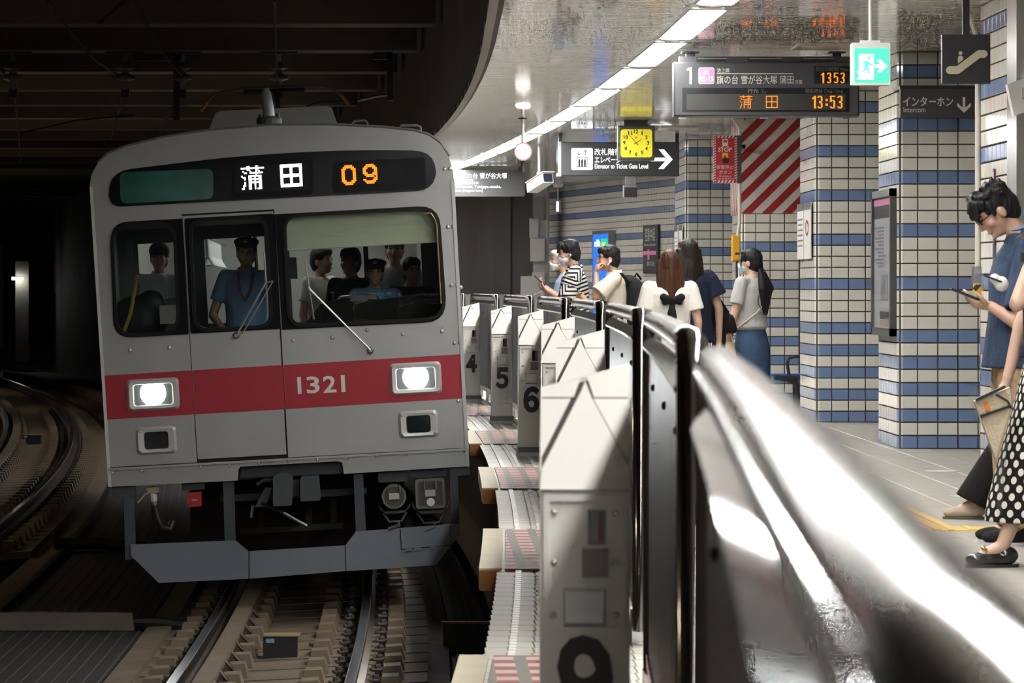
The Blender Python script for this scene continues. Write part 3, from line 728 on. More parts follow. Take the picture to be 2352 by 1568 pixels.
socket(905, 1140, .095, .098, True)
s2 = socket(988, 1133, .115, .115, False)
MB().lathe([(.032, -.07), (.032, -.076)], (0, 0, -.065), 14, 'y').build('white_spot', M_white, s2)
# brake pipe cock, red box
hc = MB().tube([P3(351, 1130, .1), P3(352, 1140, .1), P3(353, 1152, .1)], .028, 8).build('brake_cock', M_white, train)
MB().tube([P3(347, 1131, .08), P3(333, 1135, .06), P3(316, 1155, .05)], .008, 5).build('cock_lever', mat('brass lever', (.5, .42, .27), .4, .5), hc)
MB().tube([P3(353, 1152, .1), P3(354, 1161, .1)], .03, 8).build('hose_clamp', M_frame, hc)
MB().tube([P3(354, 1161, .1), P3(360, 1190, .1), P3(372, 1215, .1), P3(388, 1217, .12), P3(395, 1198, .15)], .027, 8).build('brake_hose', M_black, hc, smooth=True)
MB().box(-.045, .045, .06, .14, -.012, .03).build('cock_body', MATS['brass lever'], hc).location = (F(351, 1128)[0], 0, F(351, 1128)[1])
rb = MB().plate(FP((431, 1166), (463, 1163), (462, 1130), (429, 1132)), .08, .2).build('red_cock_box', mat('red box', (.45, .02, .03), .5), train)
MB().plate(FP((440, 1152), (453, 1151), (453, 1147), (440, 1148)), .07, .08).build('name_plate', MATS['plate'], rb)
MB().plate(FP((417, 1127), (470, 1124), (470, 1109), (417, 1112)), .06, .2).build('hanger', M_under, rb)
# ---------------------------------------------------------------- cab and saloon
FLz = F(664, 1095)[1]+.14
M_cab = mat('cab grey', (.20, .21, .19), .5); M_sal = mat('saloon wall', (.36, .35, .33), .45); M_salf = mat('saloon floor', (.16, .15, .14), .6)
cab = empty('cab_interior', (0, 0, 0)); cab.parent = train
MB().box(-1.33, 1.33, .1, 17, FLz-.04, FLz).build('cab_floor', M_salf, cab)
MB().box(-1.36, -1.33, .06, 17, FLz, 3.2).build('side_wall', M_sal, cab); MB().box(1.33, 1.36, .06, 17, FLz, 3.2).build('side_wall', M_sal, cab)
MB().box(-1.33, 1.33, .1, 17, 3.18, 3.22).build('saloon_ceiling', M_sal, cab)
MB().box(-1.33, 1.33, .08, 1.9, 2.98, 3.02).build('cab_ceiling', M_cab, cab)
hz = lambda px, py: ((px-664)/283, F(px, py)[1])
def hole(px0, py0, px1, py1): a = F(px0, py1); c = F(px1, py0); return [(a[0]*1.05, a[1]), (c[0]*1.05, a[1]), (c[0]*1.05, c[1]), (a[0]*1.05, c[1])]
MB().plate([(-1.33, FLz), (1.33, FLz), (1.33, 3.0), (-1.33, 3.0)], 1.86, 1.92, [hole(312, 548, 396, 690), hole(470, 534, 600, 748), hole(668, 540, 830, 745), hole(850, 540, 965, 700)]).build('cab_bulkhead', M_cab, cab)
MB().plate([(-1.33, FLz), (1.33, FLz), (1.33, 3.2), (-1.33, 3.2)], 9.0, 9.1).build('saloon_end', M_sal, cab)
for x in (-.45, .45): MB().box(x-.12, x+.12, 2.6, 8.6, 3.14, 3.175).build('saloon_lamp', glow('saloon lamp', (1, .98, .95), SALOON), cab)
seatm = mat('seat fabric', (.16, .10, .06), .9)
for x in (-1.05, 1.05):
    MB().box(x-.27, x+.27, 3.6, 8, FLz, FLz+.42).build('bench_seat', seatm, cab)
for x in (-.62, .62): MB().tube([(x, 2.2, 2.9), (x, 8.6, 2.9)], .014, 6).build('grab_rail', M_chrome, cab)
stp = MB().tube([(0, 0, 0), (0, 0, -.16), (.045, 0, -.24), (-.045, 0, -.24), (0, 0, -.16)], .009, 5).build('hand_strap', M_white, cab); stp.location = (-.62, 2.5, 2.9)
for x in (-.62, .62):
    for k in range(14):
        if x < 0 and k == 0: continue
        inst(stp, 'hand_strap', cab, (x, 2.5+k*.32, 2.9))
for x in (-.75, -.2): MB().tube([(x, 2.05, FLz), (x, 2.05, 3.1)], .016, 6).build('pole', M_chrome, cab)
# cab fittings
blnd = MB().plate(FP((658, 576), (1006, 556), (1003, 470), (650, 488)), .05, .06).build('sun_blind', mat('blind', (.62, .61, .46), .7), cab)
MB().tube([P3(660, 574, .05), P3(1004, 554, .05)], .009, 6).build('blind_bar', MATS['blind'], blnd)
con = MB().plate(FP((690, 760), (1030, 735), (1030, 672), (960, 676), (880, 688), (790, 684), (735, 700)), .35, .9).build('driver_console', mat('console', (.012, .011, .010), .6, spec=.15), cab)
MB().lathe([(.02, 0), (.14, .02), (.17, .05), (.15, .09), (.05, .1)], (F(825, 690)[0], .5, F(825, 690)[1]-.05), 20).build('gauge_hood', mat('hood', (.16, .165, .165), .3), con, smooth=True)
MB().plate(FP((660, 640), (683, 640), (680, 590), (658, 590)), .3, .45).build('cab_monitor', M_black, cab)
MB().plate(FP((365, 745), (402, 743), (401, 700), (363, 702)), .25, .35).build('notice_box', mat('ivory box', (.46, .44, .40), .5), cab)
MB().plate(FP((286, 610), (300, 610), (298, 550), (284, 552)), .3, .4).build('cab_handset', M_black, cab)
MB().tube([P3(280, 765, .3), P3(296, 720, .3), P3(312, 630, .3)], .016, 6).build('yellow_pole', mat('cab yellow', (.5, .33, .06), .5), cab)
for (px, s_) in ((351, 1), (955, 1)):
    pass
sp = bpy.data.lights.new('headlight_beam', 'SPOT'); sp.energy = 14; sp.spot_size = math.radians(50); sp.spot_blend = .8; sp.shadow_soft_size = .09; sp.color = (.95, 1, .99)
for px, py in ((352, 905), (955, 868)):
    o = bpy.data.objects.new('headlight_beam', sp); COL.objects.link(o); o.parent = train; x, z = F(px, py); o.location = (x, -.06, z); o.rotation_euler = (math.radians(84), 0, math.pi)
# ================================================================ platform furniture
# ceiling light panels
def lamp_x(Y): return 1.86-(Y-20.2)**2/750 if Y > 20.2 else 1.86+C(Y)-C(20.2)
ORD = ['first', 'second', 'third', 'fourth', 'fifth', 'sixth', 'seventh', 'eighth', 'ninth', 'tenth', 'eleventh', 'twelfth', 'thirteenth']
for k in range(-18, 13):
    Y = 22.9+3.1*k; Yc = Y+1.3; X = lamp_x(Yc)
    lab = ('bright ceiling light panel, %s of the row counted from the top edge' % ORD[k]) if k >= 0 else 'bright ceiling light panel of the row above the photographer'
    r = empty('ceiling_light', (X, Yc, CEIL), lab, 'ceiling light', 'row of ceiling light panels', rot=(0, 0, (Yc-20.2)/375 if Yc > 20.2 else -dC(Yc)))
    MB().box(-.125, .125, -1.33, 1.33, -.006, -.001).build('light_frame', M_white, r)
    MB().box(-.105, .105, -1.3, 1.3, -.012, -.006).build('diffuser', M_lamp, r)
for k in range(0, 10):
    Y = 22.9+3.1*k-.25; X = lamp_x(Y)
    r = empty('downlight', (X, Y, CEIL), 'small round downlight in the gap before the %s light panel' % ORD[k], 'downlight', 'downlights between the light panels')
    MB().lathe([(.085, -.008), (.085, -.001)], n=20).build('bezel', M_white, r)
    MB().lathe([(.06, -.011), (.06, -.008)], n=20).build('lens', mat('downlight lens', (.5, .5, .48), .2), r)

# ---------------------------------------------------------------- sensor posts and guard fences
M_seam = mat('dark seam', (.05, .045, .04), .7)
FW = {4: '４', 5: '５', 6: '６', 7: '７', 8: '８', 9: '９'}
def gate_post(k, Y, label):
    r = empty('sensor_post', (.683+C(Y), Y, 0), label, 'post', 'numbered sensor posts at the platform edge', rot=(0, 0, -dC(Y)))
    w = .19
    MB().box(-.012, w+.02, -.03, .24, 0, .03).build('base_plate', M_frame, r)
    MB().box(-.006, w+.012, -.018, .23, .03, .068).build('plinth', mat('plinth steel', (.14, .14, .13), .5, .5), r)
    bd = MB().box(0, w, 0, .22, .068, .825).build('post_body', M_cream, r)
    yy = lambda z: -.012+(z-.825)/.25*.16
    core = MB(); core.add([(0.004, .0, .825), (w-.004, .0, .825), (w-.004, .22, .825), (.004, .22, .825), (.004, yy(1.03)+.006, 1.03), (w-.004, yy(1.08)+.006, 1.08), (w-.004, .22, 1.08), (.004, .22, 1.03)],
        [(0, 1, 5, 4), (1, 2, 6, 5), (2, 3, 7, 6), (3, 0, 4, 7), (4, 5, 6, 7), (3, 2, 1, 0)]); core.build('cap_core', M_seam, r)
    def facet(pts, lift=0.):
        n = len(pts); vs = [(x, yy(z)-lift, z) for x, z in pts]+[(x, yy(z)+.012, z-.004) for x, z in pts]
        MB().add(vs, [tuple(range(n)), tuple(range(2*n-1, n-1, -1))]+[(i, n+i, n+(i+1) % n, (i+1) % n) for i in range(n)]).build('cap_facet', M_cream, r)
    ap = (w*.50, 1.050)
    facet([(0, .825), (w, .825), (w*.985, .875), (w*.575, 1.015), ap, (w*.46, 1.03), (.004, .868)], .004)
    facet([(0, .885), (w*.34, 1.0125), (0, 1.0125)])
    facet([(w, .874), (w, 1.0125), (w*.595, 1.0125)])
    facet([(0, 1.0155), (w*.37, 1.0155), (w*.44, 1.052), (0, 1.034)]); facet([(w*.60, 1.0155), (w, 1.0155), (w, 1.084), (w*.52, 1.058)])
    MB().add([(0, yy(1.034), 1.034), (w, yy(1.084), 1.084), (w, .222, 1.084), (0, .222, 1.034), (0, yy(1.034), 1.02), (w, yy(1.084), 1.07), (w, .222, 1.07), (0, .222, 1.02)], [(0, 1, 2, 3), (0, 4, 5, 1), (1, 5, 6, 2), (3, 2, 6, 7), (0, 3, 7, 4)]).build('cap_top', M_cream, r)
    for x0, x1 in ((0, .003), (w-.003, w)):
        MB().add([(x0, .0, .825), (x0, .222, .825), (x0, .222, 1.03), (x0, yy(1.03), 1.03), (x1, .0, .825), (x1, .222, .825), (x1, .222, 1.03), (x1, yy(1.03), 1.03)], [(0, 1, 2, 3), (4, 7, 6, 5), (0, 3, 7, 4)]).build('cap_side', M_cream, r)
    # sensor bay
    by = MB(); by.plate([(.008, .52), (w-.008, .52), (w-.008, .815), (.008, .815)], -.010, 0, [[(.02, .535), (w-.02, .535), (w-.02, .80), (.02, .80)]]); by.build('bay_rim', M_cream, bd)
    MB().box(.095, .147, -.006, -.001, .70, .79).build('sensor_rim', M_cream, bd)
    MB().box(.102, .140, -.008, -.002, .708, .782).build('sensor_window', mat('sensor glass', (.01, .008, .008), .08), bd)
    MB().box(.124, .136, -.0095, -.008, .712, .778).build('sensor_strip', mat('sensor red', (.16, .025, .025), .3), bd)
    MB().box(.090, .145, -.016, -.001, .64, .70).build('sensor_box', mat('sensor box grey', (.30, .28, .255), .6), bd)  # even warm grey box on the cream post
    MB().add([(.05, -.001, .535), (.14, -.001, .535), (.14, -.001, .615), (.05, -.001, .615), (.055, -.02, .545), (.135, -.02, .545), (.135, -.012, .61), (.055, -.012, .61)], [(4, 5, 6, 7), (0, 1, 5, 4), (1, 2, 6, 5), (2, 3, 7, 6), (3, 0, 4, 7)]).build('indicator', M_white, bd)
    for x in (.03, w-.03):
        for z in (.56, .67, .775): inst(bl, 'bolt', bd, (x, -.001, z), (0, 0, 0), (.45, .45, .45))
    text('post_number', FW[k], (.035, .322, .155, .518), -.003, M_ink, r, .05)
    return r
NEAR = {4: 'marked with a black four, right beside the train', 5: 'marked with a black five, second from the train', 6: 'marked with a black six, third from the train', 7: 'with its number hidden, fourth from the train', 8: 'with only its slanted cap showing, directly behind the nearest post', 9: 'marked with a black nine, nearest and largest, out of focus'}
PY = lambda k: 25.8+6.15*(6-k)
for k in range(4, 10): gate_post(k, PY(k), 'cream sensor post '+NEAR[k])
def fence(Yn, Yf, label):
    u = .976; zt = 1.15; r = empty('guard_fence', (u+C(Yn), Yn, 0), label, 'fence', 'stainless guard fences along the platform edge')
    pts = [(u+C(Yn-.03), Yn-.03, .05), (u+C(Yn-.03), Yn-.03, zt-.05), (u+C(Yn), Yn, zt-.015), (u+C(Yn+.05), Yn+.05, zt)]
    k = 8
    for i in range(1, k): Y = Yn+(Yf-Yn)*i/k; pts.append((u+C(Y), Y, zt))
    pts += [(u+C(Yf-.05), Yf-.05, zt), (u+C(Yf), Yf, zt-.015), (u+C(Yf+.03), Yf+.03, zt-.05), (u+C(Yf+.03), Yf+.03, .05)]
    wb(MB().tube(pts, .029, 14), 'top_rail', M_chrome, r, 50)
    n = 3
    for i in range(n):
        a = Yn+.03+(Yf-Yn-.06)*i/n; c = Yn+.03+(Yf-Yn-.06)*(i+1)/n
        p = wb(MB().sweep([(u-.012, .14), (u+.012, .14), (u+.012, zt-.055), (u-.012, zt-.055)], a+.004, c-.004, .8), 'fence_sheet', M_fencepanel, r)
        for f in (.5,):
            Y = a+(c-a)*f; b_ = MB().lathe([(.010, -.012), (.009, -.018), (.005, -.021)], (u+C(Y), Y, .97), 8, 'x').build('bolt', M_blackmetal, p)
    wb(MB().sweep([(u-.032, zt-.075), (u-.030, zt-.085), (u-.010, zt-.05), (u-.016, zt-.04)], Yn+.02, Yf-.02, .8), 'ledge_strip', M_chrome, r)
    wb(MB().sweep([(u-.02, .10), (u+.02, .10), (u+.02, .15), (u-.02, .15)], Yn, Yf, .8), 'bottom_rail', M_stain2, r)
    for i in range(4):
        Y = Yn+.1+(Yf-Yn-.2)*i/3; MB().box(-.03, .03, -.05, .05, 0, .11).build('foot', M_stain2, r).location = Vector((u+C(Y), Y, 0))-Vector(r.location)
for k in range(3, 11):
    Y = PY(k)
    lab = {3: 'stainless guard fence farthest from the camera, just right of the train', 4: 'stainless guard fence beside the sensor post marked four', 5: 'stainless guard fence beside the sensor post marked five', 6: 'stainless guard fence beside the sensor post marked six', 7: 'stainless guard fence in front of the striped shirt man', 8: 'stainless guard fence in front of the cream shirt man', 9: 'stainless guard fence beside the large blurred sensor post', 10: 'nearest guard fence, heavily blurred, running out of the lower right corner'}[k]
    fence(Y-1.3 if k < 10 else .35, Y+3.13, lab)
# gap fillers at the platform edge with their hatched plates
M_comb = mat('comb rubber', (.58, .52, .38), .6, noise=(6, .1)); M_combend = mat('comb end', (.36, .14, .03), .6)
def hatch_mat():
    m = bpy.data.materials.new('red white hatch'); m.use_nodes = True; nt = m.node_tree; b = nt.nodes['Principled BSDF']
    tcn = nt.nodes.new('ShaderNodeTexCoord'); s = nt.nodes.new('ShaderNodeSeparateXYZ'); nt.links.new(tcn.outputs['Object'], s.inputs[0])
    def M_(op, a, v=None):
        n = nt.nodes.new('ShaderNodeMath'); n.operation = op
        if hasattr(a, 'links'): nt.links.new(a, n.inputs[0])
        else: n.inputs[0].default_value = a
        if v is not None:
            if hasattr(v, 'links'): nt.links.new(v, n.inputs[1])
            else: n.inputs[1].default_value = v
        return n.outputs[0]
    t = M_('GREATER_THAN', M_('FRACT', M_('MULTIPLY', s.outputs[1], 5.)), .5)
    t2 = M_('LESS_THAN', M_('FRACT', M_('MULTIPLY', s.outputs[0], 9.)), .62)
    mx = nt.nodes.new('ShaderNodeMix'); mx.data_type = 'RGBA'; mx.inputs[6].default_value = (.62, .56, .50, 1); mx.inputs[7].default_value = (.45, .10, .11, 1)
    nt.links.new(t, mx.inputs[0]); m2 = nt.nodes.new('ShaderNodeMix'); m2.data_type = 'RGBA'; m2.inputs[6].default_value = (.27, .25, .22, 1)
    nt.links.new(t2, m2.inputs[0]); nt.links.new(mx.outputs[2], m2.inputs[7]); nt.links.new(m2.outputs[2], b.inputs['Base Color']); b.inputs['Roughness'].default_value = .5
    return m
M_hatch = hatch_mat()
for k in range(4, 9):
    Y0, Y1 = PY(k)-4.3, PY(k)-1.75
    r = empty('gap_filler', (.40+C(Y0), Y0, -.09), 'beige comb gap filler %s' % {4: 'farthest away, mostly hidden by the train', 5: 'between the posts marked five and six', 6: 'beside the train skirt, before the post marked six', 7: 'left of the middle of the nearest post', 8: 'at the bottom edge of the picture'}[k], 'gap filler', 'comb gap fillers')
    wb(MB().sweep([(.355, -.08), (.455, -.08), (.455, .012), (.355, .012)], Y0+.01, Y1, .6), 'comb_block', M_comb, r)
    wb(MB().sweep([(.36, -.085), (.45, -.085), (.45, .004), (.36, .004)], Y0-.012, Y0+.01, .6), 'comb_end', M_combend, r)
    wb(MB().sweep([(.47, .001), (.92, .001), (.92, .010), (.47, .010)], Y0, Y1, .6), 'hatched_plate', M_hatch, r)
# tactile paving
tp = empty('tactile_paving', (2.6, 17.9, 0), 'yellow tactile paving strip on the platform floor by the shoes', 'paving')
MB().box(-.15, .15, 0, 22, 0, .003).build('tactile_base', M_yellow, tp); MB().box(.15, 1.4, 0, .3, 0, .003).build('tactile_base', M_yellow, tp)
q = MB()
for i in range(4): q.box(-.12+i*.075-.0175, -.12+i*.075+.0175, .02, 22, .003, .008)
for i in range(9): q.box(.19+i*.14, .19+i*.14+.035, .02, .28, .003, .008)
tag(q.build('tactile_bar', mat('tactile bar', (.80, .55, .17), .5), tp), kind='stuff')
for (px, py, w, h, lab) in ((2163, 1082, .12, .07, 'small pale oval sticker on the platform floor'), (2235, 1140, .14, .06, 'small green and white floor sticker near the black trousers')):
    Y = EYE*FOC/(py-CY); o = MB().lathe([(w, .001), (w, .003)], n=16).build('floor_sticker', mat('sticker '+lab[6:11], (.62, .62, .58) if 'oval' in lab else (.42, .52, .42), .5)); o.location = ((px-CX)*Y/FOC, Y, 0); tag(o, lab, 'sticker')

# ---------------------------------------------------------------- signs
class Sign:
    def __init__(s, name, px, py, Y, label, cat='sign', group=None):
        s.Y = Y; s.o = W(px, py, Y); s.root = empty(name, s.o, label, cat, group)
    def p(s, px, py): w = W(px, py, s.Y)-s.o; return (w.x, w.z)
    def b(s, x0, y0, x1, y1): a = s.p(x0, y1); c = s.p(x1, y0); return (a[0], a[1], c[0], c[1])
    def box(s, name, x0, y0, x1, y1, ya, yb, m, parent=None, ch=0):
        q = s.b(x0, y0, x1, y1); o = MB()
        (o.cbox(q[0], q[2], ya, yb, q[1], q[3], ch) if ch else o.box(q[0], q[2], ya, yb, q[1], q[3])); return o.build(name, m, parent or s.root)
    def rr(s, name, x0, y0, x1, y1, r, ya, yb, m, parent=None):
        return MB().plate(rrect(*s.b(x0, y0, x1, y1), r), ya, yb).build(name, m, parent or s.root)
    def poly(s, name, pts, ya, yb, m, parent=None): return MB().plate([s.p(*p) for p in pts], ya, yb).build(name, m, parent or s.root)
    def text(s, name, t, x0, y0, x1, y1, m, y=-.003, bold=.005, parent=None): return text(name, t, s.b(x0, y0, x1, y1), y, m, parent or s.root, bold)
    def led(s, name, rows, x0, y0, x1, y1, m, y=-.004, parent=None): return led(name, rows, s.b(x0, y0, x1, y1), y, m, parent or s.root)
M_print = mat('sign print', (.70, .68, .62), .5); M_dim = mat('dim print', (.11, .11, .105), .5); M_screen = mat('dark screen', (.012, .013, .014), .25)
M_amber = glow('led amber', (1, .165, .012), .75); M_pink = mat('sign pink', (.72, .22, .42), .4)
# departure board
S = Sign('departure_board', 1760, 268, 26.5, 'hanging departure board showing platform 1 and time 13:53', 'sign')
S.box('board_case', 1548, 142, 1974, 267, 0, .20, M_darkgrey, ch=.012)
S.box('top_housing', 1562, 129, 1962, 143, .03, .2, M_darkgrey)
for a, c in ((1600, 1670), (1718, 1796), (1842, 1915)): S.box('vent_slot', a, 131, c, 141, .025, .031, M_black); S.box('vent_louvre', a+3, 133, c, 135, .02, .026, M_frame)
for x in (1588, 1925):
    S.box('hanger', x-10, 116, x+10, 130, .08, .16, M_blackmetal); S.box('hanger_plate', x-20, 117, x+20, 120, .05, .19, M_blackmetal)
for x in (1568, 1757, 1945): S.box('latch', x-8, 267, x+8, 272, .05, .08, M_frame)
S.poly('platform_number', [(1585, 155), (1589.5, 155), (1589.5, 193), (1583.5, 193), (1583.5, 162), (1578, 162), (1578, 157)], -.004, -.001, mat('bright print', (.85, .85, .83), .5))
pk = S.rr('line_badge', 1604, 155, 1641, 193, .018, -.004, -.001, MATS['bright print'])
S.rr('badge_fill', 1606, 157, 1639.5, 191.5, .014, -.006, -.003, M_pink, pk)
S.text('badge_code', 'IK', 1616, 161, 1630, 171, MATS['bright print'], -.008, .008, pk); S.text('badge_range', '05-15', 1607.5, 175, 1638.5, 187, MATS['bright print'], -.008, .008, pk)
S.text('line_name', '池上線', 1646.5, 156, 1675.5, 167, M_print); S.box('rule_line', 1646, 168.5, 1822, 170, -.003, -.001, M_print)
S.text('destination_names', '旗の台 雪が谷大塚 蒲田', 1646, 173, 1822.5, 193, M_print); S.text('direction_suffix', '方面', 1826, 183, 1842.5, 193, M_print)
c1 = S.box('clock_screen', 1870, 152, 1951.5, 192, -.003, -.001, M_screen); S.text('clock_caption', '現在の時刻', 1873, 153.5, 1925, 164, M_dim, -.005, .005, c1); S.text('clock_caption', 'Time', 1929, 156, 1949, 164.5, M_dim, -.005, .005, c1)
DG = {'1': ["...##", "..###", ".####", "...##", "...##", "...##", "...##", "...##", "...##", "...##", "...##", "...##"],
      '3': [".####.", "##..##", "....##", "....##", "....##", "..###.", "..###.", "....##", "....##", "....##", "##..##", ".####."],
      '5': ["######", "##....", "##....", "##....", "#####.", "##..##", "....##", "....##", "....##", "....##", "##..##", ".####."]}
for ch, x in (('1', 1883), ('3', 1899), ('5', 1915), ('3', 1930)): S.led('clock_digit', DG[ch], x, 167, x+10, 191, M_amber, -.006, c1)
c2 = S.rr('main_screen', 1567, 202, 1951, 257, .006, -.003, -.001, mat('screen black', (.008, .009, .011), .2))
S.box('led_field', 1577, 216, 1942, 252, -.005, -.003, mat('led field', (.030, .028, .024), .4), c2)
S.text('column_caption', '行先', 1717, 203.5, 1742, 214, mat('faint print', (.22, .215, .2), .5), -.006, .008, c2); S.text('column_caption', 'To', 1748, 206, 1759, 214, M_dim, -.006, .008, c2)
S.text('column_caption', '発車時分', 1849, 203.5, 1889, 214, M_dim, -.006, .008, c2); S.text('column_caption', 'Dep.Time', 1894, 205, 1936, 216, M_dim, -.006, .008, c2)
PU2 = ["....#......#....", "################", "....#......#....", ".#........#.#...", "..#.############", "..........#.....", "#....#########..", ".#...#....#..#..", "..#..#########..", ".....#....#..#..", "..#..#########..", "..#..#....#..#..", ".#...#....#..#..", ".#...#....#..#..", "#....#....#.##.."]
TA2 = ["###############"]+["#......#......#"]*6+["###############"]+["#......#......#"]*6+["###############"]
S.led('led_glyph', PU2, 1699, 219, 1728, 249, M_amber, -.008, c2); S.led('led_glyph', TA2, 1759, 220, 1786, 248, M_amber, -.008, c2)
for ch, x in (('1', 1862), ('3', 1877), ('5', 1906), ('3', 1923)): S.led('led_digit', DG[ch], x, 220, x+12, 249, M_amber, -.008, c2)
S.led('led_colon', ["##", "##", "..", "..", "##", "##"], 1896, 227, 1901, 243, M_amber, -.008, c2)
# exit sign
S = Sign('exit_sign', 2001, 196, 20.0, 'lit green emergency exit sign with running figure and arrow, hanging on a white rod', 'sign')
S.rr('sign_case', 1957, 98, 2045, 195, .008, 0, .09, M_white); S.box('rod_mount', 1979, 92, 2023, 100, .02, .07, M_white)
a = S.p(2001, 95); zt = CEIL-S.o.z
MB().tube([(a[0], .045, a[1]), (a[0], .045, zt)], .009, 8).build('hanging_rod', M_white, S.root)
sc_ = S.box('lit_face', 1963, 111, 2042, 190, -.004, 0, glow('exit green', (.08, .75, .40), .42)); ew = glow('exit white', (.92, 1, .97), .55)
S.rr('door_mark', 1972, 124, 2007, 183, .008, -.006, -.003, ew, sc_)
S.poly('running_figure', [(1984, 141), (1992, 139), (2000, 146), (2006, 148), (2005, 151), (1997, 149), (1993, 155), (1999, 170), (1997, 172), (1989, 158), (1985, 164), (1974, 165), (1974, 162), (1983, 161), (1987, 146), (1981, 145)], -.008, -.006, glow('exit figure', (.12, .78, .46), .5), sc_)
MB().lathe([(.009, -.006), (.009, -.008)], (*S.p(1996, 133)[:1], 0, S.p(1996, 133)[1]), 12, 'y').build('figure_head', MATS['exit figure'], sc_)
S.poly('shadow_mark', [(1967, 164), (1978, 160), (1984, 168), (1996, 176), (1990, 183), (1967, 183), (1974, 175)], -.009, -.006, ew, sc_)
S.poly('arrow', [(2009, 148), (2022, 148), (2014, 138), (2022, 136), (2038, 152), (2022, 167), (2014, 165), (2022, 156), (2009, 156)], -.006, -.003, ew, sc_)
# escalator sign
S = Sign('escalator_sign', 2220, 192, 20.6, 'square black sign with a beige escalator pictogram', 'sign')
S.box('sign_board', 2165, 80, 2274, 191, 0, .05, M_blackmetal)
S.rr('edge_trim', 2164, 79, 2275, 192, .002, .004, .048, M_darkgrey)
pic = mat('pictogram beige', (.50, .46, .35), .5)
S.poly('escalator_pictogram', [(2172, 162), (2174, 156), (2180, 152), (2197, 152), (2245, 116), (2252, 115), (2262, 115), (2268, 120), (2268, 127), (2262, 133), (2251, 133), (2203, 169), (2198, 170), (2180, 170), (2174, 167)], -.004, 0, pic)
S.poly('figure_body', [(2200, 146), (2200, 132), (2203, 128), (2208, 128), (2212.5, 132), (2212.5, 137)], -.004, 0, pic)
a = S.p(2206, 122); MB().lathe([(.011, -.004), (.011, 0)], (a[0], 0, a[1]), 14, 'y').build('figure_head', pic, S.root)
a = S.p(2220, 80); MB().box(a[0]-.02, a[0]+.02, .01, .04, a[1]-.01, CEIL-S.o.z).build('hanger', M_blackmetal, S.root)
# intercom sign
S = Sign('intercom_sign', 2157, 270, 26.62, 'dark grey intercom sign with a downward arrow in front of the tiled column', 'sign')
S.box('sign_board', 2068, 203, 2245, 270, 0, .05, M_darkgrey, ch=.004); S.box('top_bracket', 2067, 196, 2247, 204, -.005, .385, M_blackmetal)
S.text('sign_lettering', 'インターホン', 2074, 222, 2189, 244, M_print, -.003, .016); S.text('sign_lettering', 'Intercom', 2075, 246, 2126, 258, M_print)
S.poly('arrow', [(2211, 223), (2217, 223), (2217, 247), (2230, 236), (2230, 244), (2214, 259), (2198.5, 244), (2198.5, 236), (2211, 247)], -.004, -.001, M_print)
# elevator sign and clock
S = Sign('elevator_sign', 1422, 405, 41.3, 'dark elevator sign with a white right arrow, partly hidden by the yellow clock', 'sign')
S.box('sign_case', 1285, 326, 1560, 404, 0, .16, M_darkgrey, ch=.01); S.box('side_cap', 1283, 325, 1289, 405, -.005, .165, M_frame)
wht = glow('lit white', (.95, 1, 1), .5)
pb = S.rr('pictogram_panel', 1312, 340, 1361.5, 390, .02, -.004, 0, wht)
S.text('lift_arrows', '↓↑', 1324, 344, 1350, 357, M_ink, -.006, .004, pb)
MB().plate([S.p(1325, 383.5), S.p(1349, 383.5), S.p(1349, 360), S.p(1325, 360)], -.006, -.004, [[S.p(1326.5, 382), S.p(1347.5, 382), S.p(1347.5, 361.5), S.p(1326.5, 361.5)]]).build('lift_frame', M_ink, pb)
for x in (1330.5, 1337, 1343.5): S.poly('lift_figure', [(x-2, 382), (x+2, 382), (x+2.3, 370), (x+1.3, 365.5), (x-1.3, 365.5), (x-2.3, 370)], -.006, -.004, M_ink, pb)
S.text('sign_lettering', '改札階行き', 1365.5, 341, 1440, 356.5, wht, -.004, .004); S.text('sign_lettering', 'エレベーター', 1366, 359, 1438, 374, wht, -.004, .016)
S.text('sign_lettering', 'Elevator to Ticket Gate Level', 1366, 376, 1488.5, 387, wht, -.004, .008)
S.poly('arrow', [(1495, 362), (1529, 362), (1513, 343), (1525, 343), (1545, 366), (1524, 388), (1512, 388), (1528, 370), (1495, 370)], -.004, 0, wht)
for x in (1288, 1556): a = S.p(x, 327); MB().box(a[0]-.02, a[0]+.02, .06, .1, a[1], CEIL-S.o.z).build('hanger', M_blackmetal, S.root)
S = Sign('station_clock', 1461, 370, 38.0, 'square hanging clock with a yellow face and grey case', 'clock')
S.box('clock_case', 1419, 288, 1504, 368, 0, .16, mat('clock case', (.085, .083, .075), .4), ch=.02)
S.box('hanger', 1434, 276, 1488, 292, .03, .13, M_blackmetal)
S.rr('clock_face', 1425.5, 297, 1498, 361, .03, -.006, 0, mat('yellow clock face', (.70, .60, .03), .35, emit=(.9, .78, .03), es=.1))
cxk, czk = S.p(1461, 328); Rk = 28*38/8000
for h in range(1, 13):
    a_ = math.radians(90-30*h); x, z = cxk+Rk*.92*math.cos(a_)*1.06, czk+Rk*.92*math.sin(a_)
    w_ = .006 if h == 1 else .013 if h < 10 else .023
    text('clock_numeral', str(h), (x-w_, z-.021, x+w_, z+.021), -.009, M_ink, S.root, .03)
for t in range(60):
    pass
tk = MB()
for t in range(60):
    a_ = math.radians(6*t); d = Vector((math.cos(a_), math.sin(a_))); l = .012 if t % 5 == 0 else .006; n_ = Vector((-d.y, d.x))*.0012
    p0, p1 = d*(Rk*1.17), d*(Rk*1.17-l); tk.add([(cxk+q.x*1.05, -.008, czk+q.y) for q in (p0+n_, p0-n_, p1-n_, p1+n_)], [(0, 1, 2, 3)])
tag(tk.build('minute_marks', M_ink, S.root, fix=False), kind='stuff')
